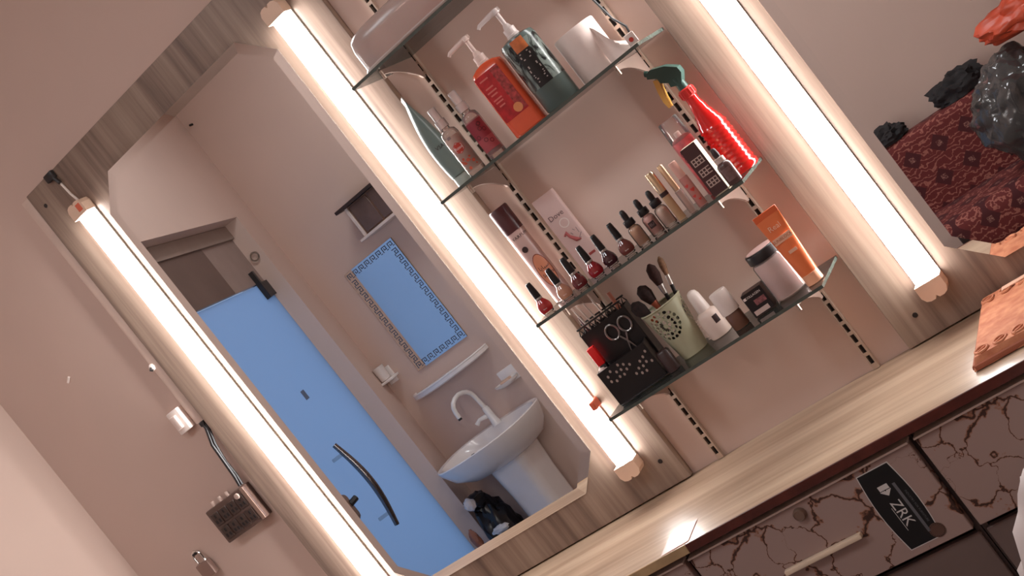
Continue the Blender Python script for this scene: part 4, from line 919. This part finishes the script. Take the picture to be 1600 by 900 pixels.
for row in (-0.118, 0.112):
    for k in range(7):
        if em0 is None: em0 = mb.build('embossed_motif', TC_, t); o = em0
        else: o = em0.copy(); COL.objects.link(o); o.parent = t
        o.location = (-0.100+0.033*k, row, 0.0195)
mb = MB(); rr = [(-W_/2+0.004, -D_/2+0.004, 0.005), (W_/2-0.004, -D_/2+0.004, 0.005), (W_/2-0.004, D_/2-0.004, 0.005), (-W_/2+0.004, D_/2-0.004, 0.005)]; mb.tube(rr+[rr[0]], 0.0055, 8); mb.build('rolled_hem', mat('towel_hem', (158, 92, 68), 0.9), t)
MB().rbox((-0.045, 0.118, 0.0215), (0.055, 0.016, 0.003), 0.001, 1).build('care_label', mat('care_label', (224, 176, 150), 0.7), t)
o = MB().box((0, 0, 0.0003), (0.062, 0.085, 0.0004)).build('tape_patch', clear('tape', (250, 226, 222), ior=1.12, dens=0.55, rough=0.4), loc=(0.158, -0.3180, 0.0001), rz=math.radians(4))  # pale diffuse colour stands in for the tape's whitish reflection
tag(o, 'square of shiny clear tape on the worktop front edge', 'tape')

# ------------------------------------------------------------------ things on the wall left of the panel
RACE = mat('raceway_plastic', (214, 190, 176), 0.45)
t = thing('cable_raceway', (-0.862, 0, 0.702), 0, 'thin beige cable raceway along the left edge of the wood panel', 'cable duct')
MB().rbox((0, -0.007, 0.329), (0.026, 0.0136, 0.658), 0.002, 2).build('duct', RACE, t)
mb = MB().tube([(0.001, -0.008, 0.004), (0.004, -0.014, -0.02), (-0.006, -0.022, -0.06), (-0.010, -0.022, -0.11), (-0.017, -0.018, -0.15), (-0.02, -0.02, -0.176)], 0.0045, 8)
mb.tube([(0.004, -0.007, 0.004), (0.010, -0.012, -0.02), (0.000, -0.019, -0.06), (-0.012, -0.016, -0.11), (-0.013, -0.014, -0.15), (-0.014, -0.018, -0.176)], 0.004, 8); mb.build('cable', BLACK, t)
MB().rbox((0.002, -0.009, -0.006), (0.016, 0.014, 0.012), 0.002, 1).build('duct_end', DARK, t)
t = thing('screw_hook', (-0.871, -0.0140, 0.873), 0, 'small white screw hook on the cable raceway', 'hook')
MB().lathe([(0.009, 0), (0.009, 0.003), (0.005, 0.006), (0, 0.006)], 14, M=Matrix.Rotation(PI/2, 4, 'X')).build('hook_plate', WHITE, t)
MB().tube([(0, -0.006, 0), (0.003, -0.014, -0.004), (0.007, -0.012, -0.008)], 0.003, 7).build('hook_pin', DARK, t)
t = thing('wall_switch', (-0.908, -0.0002, 0.705), 0, 'small white rocker switch beside the cable raceway', 'switch')
MB().rbox((0, -0.011, 0.030), (0.040, 0.022, 0.060), 0.003, 2).build('switch_box', WHITE, t)
MB().rbox((-0.002, -0.025, 0.030), (0.020, 0.010, 0.036), 0.003, 2, M=Matrix.Identity(4)).build('rocker', mat('rocker_pink', (226, 204, 194), 0.4), t)
BB = mat('brown_bakelite', (88, 66, 58), 0.4, var=0.15, scale=60)
t = thing('socket_board', (-0.945, -0.0002, 0.428), 0, 'brown multi-socket board on the wall by the tube light', 'socket')
MB().rbox((0, -0.014, 0.048), (0.150, 0.027, 0.094), 0.003, 2).build('board_body', BB, t)
MB().rbox((0.068, -0.0285, 0.048), (0.012, 0.003, 0.092), 0.001, 1).build('pale_edge', mat('paler_brown', (150, 122, 108), 0.4), t)  # paler strip along the right edge of the board
PLT = mat('socket_plate', (72, 54, 48), 0.4); SKH = mat('socket_hole', (22, 17, 16), 0.6)
for r_ in range(2):
    for c in range(4):
        p_ = MB().rbox((-0.052+0.032*c, -0.0285, 0.026+0.040*r_), (0.028, 0.004, 0.034), 0.0015, 1).build('socket', PLT, t)
        mb = MB()
        for dx, dz in ((-0.006, -0.006), (0.006, -0.006), (0, 0.008)): mb.rbox((-0.052+0.032*c+dx, -0.0308, 0.026+0.040*r_+dz), (0.006, 0.0012, 0.009), 0.001, 1)
        mb.build('pin_holes', SKH, p_)
for k in range(3): MB().lathe([(0.006, 0), (0.006, 0.01), (0.004, 0.013), (0, 0.013)], 12, (-0.045+0.028*k, -0.016, 0.0945)).build('indicator_knob', mat('knob_pale', (196, 170, 158), 0.4), t)
MB().lathe([(0.007, 0), (0.007, 0.005), (0, 0.006)], 14, M=Matrix.Translation((0.046, -0.030, 0.083)) @ Matrix.Rotation(PI/2, 4, 'X')).build('indicator_lamp', mat('knob_pale', (196, 170, 158), 0.4), t)
t = thing('padlock', (-1.146, -0.002, 0.388), math.radians(0), 'small steel padlock hanging on a wall nail', 'padlock')
PB = mat('padlock_body', (148, 122, 112), 0.4, 0.4)
MB().rbox((0, -0.011, 0.020), (0.046, 0.018, 0.042), 0.004, 2).build('lock_body', PB, t)
MB().tube([(-0.013, -0.011, 0.040), (-0.013, -0.011, 0.060), (-0.009, -0.011, 0.070), (0, -0.011, 0.074), (0.009, -0.011, 0.070), (0.013, -0.011, 0.060), (0.013, -0.011, 0.040)], 0.0035, 8).build('shackle', CHROME, t)
o = MB().tube([(0, 0, 0), (0, -0.022, 0.002)], [0.003, 0.003], 8).build('wall_nail', DARK, loc=(-1.146, 0, 0.388+0.066)); tag(o, 'dark nail in the wall carrying the padlock', 'nail')
o = MB().tube([(-0.006, -0.003, -0.004), (0.008, -0.003, 0.005)], 0.0032, 6).build('wall_plug', WHITE, loc=(-1.125, 0, 0.984)); tag(o, 'tiny white plug stub on the bare wall', 'plug')

# ------------------------------------------------------------------ washroom end of the room (seen in the left mirror); FY is the far wall face
FY = -2.844
CER = mat('white_ceramic', (232, 224, 220), 0.15, var=0.02, coat=0.3)
BX = -2.025
t = thing('pedestal_basin', (BX, FY, FLOOR), 0, 'white ceramic pedestal washbasin with a gooseneck tap', 'washbasin')
def dsec(a, dep, z, n=32):
    """D-shaped section, flat side on the wall"""
    pts = []
    for k in range(n):
        q = 2*PI*k/n; c, s_ = math.cos(q), math.sin(q)
        x = a*math.copysign(abs(c)**0.85, c); y = (dep*0.60 if s_ > 0 else dep*0.40)*math.copysign(abs(s_)**0.8, s_)
        pts.append((x, 0.40*dep+y+0.002, z))
    return pts
ZR = -0.095-FLOOR
secs = [dsec(0.14, 0.26, ZR-0.155), dsec(0.20, 0.35, ZR-0.135), dsec(0.255, 0.42, ZR-0.085), dsec(0.286, 0.455, ZR-0.02), dsec(0.288, 0.46, ZR-0.004), dsec(0.284, 0.456, ZR), dsec(0.262, 0.42, ZR-0.004), dsec(0.25, 0.40, ZR-0.03), dsec(0.18, 0.32, ZR-0.09), dsec(0.06, 0.2, ZR-0.115)]
secs = [[(p[0], p[1]+(0.02 if i > 5 else 0), p[2]) for p in s_] for i, s_ in enumerate(secs)]
mb = MB(); n = 32; vs = [p for s_ in secs for p in s_]
fs = [(r*n+i, r*n+(i+1) % n, (r+1)*n+(i+1) % n, (r+1)*n+i) for r in range(len(secs)-1) for i in range(n)]+[tuple(range(n-1, -1, -1)), tuple((len(secs)-1)*n+i for i in range(n))]
mb.add(vs, fs, True); mb.build('bowl', CER, t)
MB().rbox((-0.03, 0.345, ZR-0.018), (0.02, 0.010, 0.006), 0.002, 1).build('overflow_slot', DARK, t)
mb = MB(); lv = [(0.10, 0.11, 0.0), (0.105, 0.115, 0.03), (0.095, 0.105, 0.2), (0.098, 0.108, 0.45), (0.105, 0.12, ZR-0.14)]
vs = []
for a, b_, z in lv: vs += [(p[0]+0.01, p[1]+0.15, z) for p in rrect(a, b_, 0.05, 5)]
m_ = 24; fs = [(l*m_+i, l*m_+(i+1) % m_, (l+1)*m_+(i+1) % m_, (l+1)*m_+i) for l in range(len(lv)-1) for i in range(m_)]+[tuple(range(m_-1, -1, -1)), tuple((len(lv)-1)*m_+i for i in range(m_))]
mb.add(vs, fs, True); mb.build('pedestal', CER, t)
TAP = mat('tap_white', (222, 216, 212), 0.2, coat=0.3)
tp = MB().lathe([(0.026, 0), (0.024, 0.006), (0.019, 0.03), (0.018, 0.085), (0.014, 0.10)], 20, (-0.005, 0.075, ZR-0.003)).build('tap_body', TAP, t)
pts = [(-0.005, 0.075, ZR+0.09)]
for k in range(9):
    a = PI*k/8; pts.append((-0.012-0.05*(1-math.cos(a))*0.5, 0.075+0.065*(1-math.cos(a)), ZR+0.165+0.055*math.sin(a)))
pts.append((-0.064, 0.205, ZR+0.135)); MB().tube(pts, 0.0115, 10).build('spout', TAP, tp)
MB().tube([(-0.064, 0.205, ZR+0.136), (-0.064, 0.206, ZR+0.124)], 0.010, 10).build('aerator', DARK, tp)
MB().tube([(-0.02, 0.08, ZR+0.055), (-0.055, 0.1, ZR+0.062), (-0.075, 0.11, ZR+0.05)], [0.012, 0.009, 0.011], 8).build('lever', TAP, tp)

t = thing('greek_key_mirror', (-2.075, FY, 0.312), 0, 'rectangular wall mirror with a greek-key border above the washbasin', 'mirror')
GW, GH = 0.336, 0.578
MB().add([(-GW/2, 0.008, 0), (GW/2, 0.008, 0), (GW/2, 0.008, GH), (-GW/2, 0.008, GH)], [(0, 1, 2, 3)]).build('mirror_glass', MIRROR, t)
MB().box((0, 0.0038, GH/2), (GW, 0.0076, GH)).build('backing', MEDGE, t)
km = MB(); s_ = 0.030
def stroke(x0, z0, x1, z1, w_=0.0042): km.box(((x0+x1)/2, 0, (z0+z1)/2), (abs(x1-x0)+w_, 0.0008, abs(z1-z0)+w_))
for a in [(0, 0, 0, 1), (0, 1, 1, 1), (1, 1, 1, .33), (1, .33, .45, .33), (.45, .33, .45, .66)]: stroke((a[0]-.5)*s_*0.8, (a[1]-.5)*s_*0.8, (a[2]-.5)*s_*0.8, (a[3]-.5)*s_*0.8)
stroke(0.4*s_, -0.4*s_, 0.62*s_, -0.4*s_)
KEY = mat('key_grey', (84, 92, 108), 0.4)
key0 = km.build('key_motif', KEY, t, (-GW/2+0.024, 0.0086, 0.024)); first = True
nxk = 8; nzk = 15
spots = [(-GW/2+0.024+(GW-0.048)*i/(nxk-1), z, 0) for i in range(nxk) for z in (0.024, GH-0.024)]+[(x, 0.024+(GH-0.048)*j/(nzk-1), PI/2) for j in range(1, nzk-1) for x in (-GW/2+0.024, GW/2-0.024)]
for x, z, r_ in spots[1:]:
    o = key0.copy(); COL.objects.link(o); o.parent = t; o.location = (x, 0.0086, z); o.rotation_euler = (0, r_, 0)
t = thing('washbasin_ledge', (-2.10, FY, 0.205), 0, 'curved white ceramic ledge below the greek-key mirror', 'wall shelf')
mb = MB()
def ledge(z, k): return [(0.245*k*math.cos(PI*i/20), 0.001+0.150*k*math.sin(PI*i/20), z) for i in range(21)]
L0, L1, L2 = ledge(0, 0.94), ledge(0.006, 1.0), ledge(0.024, 1.0); n = 21
mb.add(L0+L1+L2, [(r*n+i, r*n+i+1, (r+1)*n+i+1, (r+1)*n+i) for r in range(2) for i in range(n-1)]+[tuple(range(20, -1, -1)), tuple(2*n+i for i in range(n)), (0, n, 2*n-1, n-1), (n, 2*n, 3*n-1, 2*n-1)], False); mb.build('ledge_plate', CER, t)
mb = MB().tube([(0.24*math.cos(PI*i/20), 0.145*math.sin(PI*i/20)+0.002, 0.026) for i in range(21)], 0.006, 7); mb.build('raised_lip', CER, t)
t = thing('tumbler_holder', (-2.392, FY, 0.335), 0, 'white ceramic tumbler holder on the wall by the door jamb', 'holder')
MB().rbox((0, 0.006, 0.045), (0.055, 0.012, 0.09), 0.004, 2).build('back_plate', CER, t)
MB().rbox((0.0, 0.045, 0.03), (0.105, 0.075, 0.014), 0.006, 2).build('shelf_plate', CER, t)
MB().lathe([(0.02, 0), (0.026, 0.004), (0.03, 0.075), (0.027, 0.075), (0.02, 0.006)], 20, (0.0, 0.05, 0.037)).build('tumbler', mat('tumbler_white', (222, 210, 204), 0.3), t)
t = thing('soap_dish', (-1.860, FY, 0.012), 0, 'small white ceramic soap dish right of the basin tap', 'soap dish')
MB().rbox((0, 0.005, 0.04), (0.10, 0.010, 0.075), 0.004, 2).build('back_plate', CER, t)
mb = MB(); vs = []
for k, z in ((0.6, 0.0), (0.95, 0.012), (1.0, 0.022), (0.9, 0.022), (0.6, 0.010)): vs += [(0.07*k*math.cos(2*PI*i/24), 0.055+0.048*k*math.sin(2*PI*i/24), 0.01+z) for i in range(24)]
mb.add(vs, [(r*24+i, r*24+(i+1) % 24, (r+1)*24+(i+1) % 24, (r+1)*24+i) for r in range(4) for i in range(24)]+[tuple(range(23, -1, -1)), tuple(96+i for i in range(24))], True); mb.build('dish', CER, t)
o = MB().rbox((0, 0, 0), (0.06, 0.036, 0.018), 0.008, 3).build('soap_bar', mat('tan_soap', (206, 172, 150), 0.5), loc=(-1.860, FY+0.055, 0.043)); tag(o, 'tan soap bar lying in the ceramic soap dish', 'soap')
BW = mat('brown_wood', (112, 84, 70), 0.5, var=0.15, scale=8); DKW = mat('dark_wood', (50, 36, 32), 0.5)
t = thing('wall_cabinet', (-1.80, FY, 0.945), 0, 'small brown wall cabinet with dark top above the greek-key mirror', 'cabinet')
MB().box((0.0, 0.061, 0.093), (0.26, 0.12, 0.150)).build('cabinet_body', BW, t)
MB().rbox((-0.005, 0.072, 0.178), (0.35, 0.142, 0.016), 0.002, 1).build('dark_top', DKW, t)
MB().rbox((-0.128, 0.124, 0.093), (0.016, 0.008, 0.150), 0.001, 1).build('corner_post', TRIM, t)
MB().rbox((-0.003, 0.074, 0.010), (0.31, 0.145, 0.014), 0.002, 1).build('pale_ledge', TRIM, t)
for k in range(2): MB().rbox((-0.055+0.12*k, 0.1235, 0.093), (0.112, 0.006, 0.138), 0.002, 1).build('cabinet_door', mat('pane_brown', (96, 74, 66), 0.3, var=0.2, scale=14), t)
o = MB().tube([(0, 0, 0), (0, 0.02, 0)], 0.006, 8).build('wall_nail', DARK, loc=(-2.40, FY, 1.905)); tag(o, 'dark nail high on the wall near the corner', 'nail')
BAGB = mat('black_bag', (26, 23, 25), 0.3, var=0.3, scale=20, bump=0.3)
t = thing('rubbish_bag', (-2.232, -2.585, FLOOR), 0, 'crumpled black bag standing under the washbasin beside the pedestal', 'bag')
blob((0, 0, 0.26), (0.085, 0.11, 0.29), 0.35, 2.6, 4, 3.1, 0.001, True).build('bag_body', BAGB, t)
blob((-0.01, 0.03, 0.54), (0.05, 0.05, 0.04), 0.6, 3.0, 3, 5.0).build('bag_knot', BAGB, t)
o = blob((0, 0, 0.0), (0.028, 0.025, 0.03), 0.4, 2.5, 3, 8.0).build('paper_scrap', mat('scrap_white', (214, 206, 204), 0.8), loc=(-2.21, -2.455, -0.29)); tag(o, 'crumpled white paper scrap on the black bag', 'paper')
o = blob((0, 0, 0), (0.05, 0.02, 0.018), 0.5, 2.5, 3, 4.0).build('white_strap', mat('strap_white', (206, 200, 198), 0.7), loc=(-2.165, -2.465, -0.46)); tag(o, 'short white strap end on the black bag', 'strap')
o = blob((0, 0, 0), (0.02, 0.02, 0.06), 0.5, 2.5, 3, 6.0).build('brown_strap', mat('strap_brown', (150, 96, 76), 0.6), loc=(-2.31, -2.465, -0.45)); tag(o, 'brown strap hanging on the black bag', 'strap')

# ------------------------------------------------------------------ pile of things behind the viewer (seen in the right mirror)
FAB = bpy.data.materials.new('medallion_fabric'); FAB.use_nodes = True
nt = FAB.node_tree; b = nt.nodes['Principled BSDF']; b.inputs['Roughness'].default_value = 0.85
L = nt.links.new
def N(t_, **k):
    n_ = nt.nodes.new(t_)
    for a, v in k.items(): setattr(n_, a, v)
    return n_
def mth(op, a, c=None):
    n_ = N('ShaderNodeMath', operation=op)
    for i, v in enumerate((a, c)):
        if v is None: continue
        if isinstance(v, (int, float)): n_.inputs[i].default_value = v
        else: L(v, n_.inputs[i])
    return n_.outputs[0]
tc = N('ShaderNodeTexCoord'); sp = N('ShaderNodeSeparateXYZ'); L(tc.outputs['Object'], sp.inputs[0])
P_ = 0.115
yz = mth('ADD', sp.outputs['Z'], sp.outputs['Y'])
rowi = mth('FLOOR', mth('DIVIDE', yz, P_))
xs = mth('ADD', sp.outputs['X'], mth('MULTIPLY', rowi, P_*0.5))
fx = mth('ABSOLUTE', mth('SUBTRACT', mth('MODULO', mth('ADD', mth('DIVIDE', xs, P_), 100.0), 1.0), 0.5))
fz = mth('ABSOLUTE', mth('SUBTRACT', mth('MODULO', mth('ADD', mth('DIVIDE', yz, P_), 100.0), 1.0), 0.5))
dm = mth('MAXIMUM', fx, fz)
inner = mth('LESS_THAN', dm, 0.09); dark = mth('LESS_THAN', mth('ADD', fx, fz), 0.34)
wv = N('ShaderNodeTexWave'); wv.wave_type = 'RINGS'; wv.inputs['Scale'].default_value = 16; wv.inputs['Distortion'].default_value = 9; wv.inputs['Detail'].default_value = 2; wv.inputs['Detail Scale'].default_value = 2.5; L(tc.outputs['Object'], wv.inputs[0])
rp = N('ShaderNodeValToRGB'); e = rp.color_ramp.elements; e[0].position = .78; e[0].color = lin((104, 36, 34))+(1,); e[1].position = .92; e[1].color = lin((158, 96, 84))+(1,); L(wv.outputs[1], rp.inputs[0])
mA = N('ShaderNodeMixRGB'); L(dark, mA.inputs[0]); L(rp.outputs[0], mA.inputs[1]); mA.inputs[2].default_value = lin((74, 22, 26))+(1,)
ck = N('ShaderNodeTexVoronoi'); ck.inputs['Scale'].default_value = 170; L(tc.outputs['Object'], ck.inputs[0])
ckr = N('ShaderNodeValToRGB'); ckr.color_ramp.elements[0].color = lin((176, 128, 114))+(1,); ckr.color_ramp.elements[1].color = lin((86, 36, 36))+(1,); ckr.color_ramp.elements[1].position = 0.7; L(ck.outputs[0], ckr.inputs[0])
mB = N('ShaderNodeMixRGB'); L(inner, mB.inputs[0]); L(mA.outputs[0], mB.inputs[1]); L(ckr.outputs[0], mB.inputs[2]); L(mB.outputs[0], b.inputs['Base Color'])
CY = -2.60
t = thing('upholstered_chair', (0.42, CY, FLOOR), 0, 'burgundy chair upholstered in medallion-patterned fabric', 'chair')
MB().rbox((0, -0.06, -0.045-FLOOR-0.26), (0.86, 0.14, 0.56), 0.035, 4).build('backrest', FAB, t)
MB().rbox((0.02, 0.20, -0.30-FLOOR-0.09), (0.76, 0.36, 0.16), 0.045, 4).build('seat', FAB, t)
for x in (-0.36, 0.36):
    for y in (-0.09, 0.32):
        MB().lathe([(0.018, 0), (0.022, 0.02), (0.026, 0.40)], 12, (x, y, 0)).build('leg', DKW, t)
for x in (-0.40, 0.42): MB().rbox((x, 0.17, 0.50), (0.06, 0.42, 0.09), 0.03, 3).build('armrest', FAB, t)
CHT = -0.045  # top of the chair back (its padded edge)
BLKF = mat('black_cloth', (34, 30, 32), 0.75, var=0.25, scale=30, bump=0.4)
o = blob((0, 0, 0.02), (0.09, 0.06, 0.05), 0.5, 2.6, 4, 1.3, 0.0, True).build('black_cloth', BLKF, loc=(0.20, CY-0.06, -0.024)); tag(o, 'black cloth bundle on the left of the chair back', 'cloth')
o = blob((0, 0, 0.03), (0.11, 0.06, 0.065), 0.5, 2.4, 4, 2.3, 0.0, True).build('black_cloth', BLKF, loc=(0.52, CY-0.07, -0.024)); tag(o, 'black cloth heaped on the middle of the chair back', 'cloth')
t = thing('wrapped_bundle', (0.725, -2.36, -0.309), 0, 'black clothes wrapped in a clear shiny plastic bag on the chair', 'bag')
blob((0, 0, 0.175), (0.150, 0.12, 0.17), 0.30, 2.2, 4, 7.7, 0.004, True).build('dark_clothes', BLKF, t)
blob((-0.005, 0.01, 0.18), (0.175, 0.145, 0.19), 0.30, 2.3, 5, 7.7, 0.001, True).build('plastic_wrap', clear('wrap_plastic', (253, 251, 250), ior=1.8, dens=0.06, rough=0.12), t)
o = blob((0, 0, 0), (0.165, 0.10, 0.070), 0.40, 1.8, 4, 9.1, ridge=True).build('orange_bag', mat('orange_bag', (210, 84, 54), 0.35, var=0.2, bump=0.3), loc=(0.885, -2.35, 0.142)); tag(o, 'shiny orange plastic bag on top of the wrapped bundle', 'bag')
o = blob((0, 0, 0), (0.15, 0.09, 0.075), 0.40, 1.8, 4, 11.1, ridge=True).build('red_bag', mat('crimson_bag', (176, 36, 52), 0.4, var=0.25, bump=0.3), loc=(0.915, -2.43, 0.288)); tag(o, 'crimson bag at the top of the pile above the orange bag', 'bag')
# white sack on the floor in front of the drawers
o = blob((0, 0, 0.40), (0.155, 0.12, 0.37), 0.18, 2.4, 4, 13.0, 0.001, True).build('plastic_sack', mat('white_sack', (216, 204, 200), 0.5, var=0.06, bump=0.3), loc=(0.83, -0.54, FLOOR)); tag(o, 'crumpled white plastic sack standing in front of the drawers', 'sack')
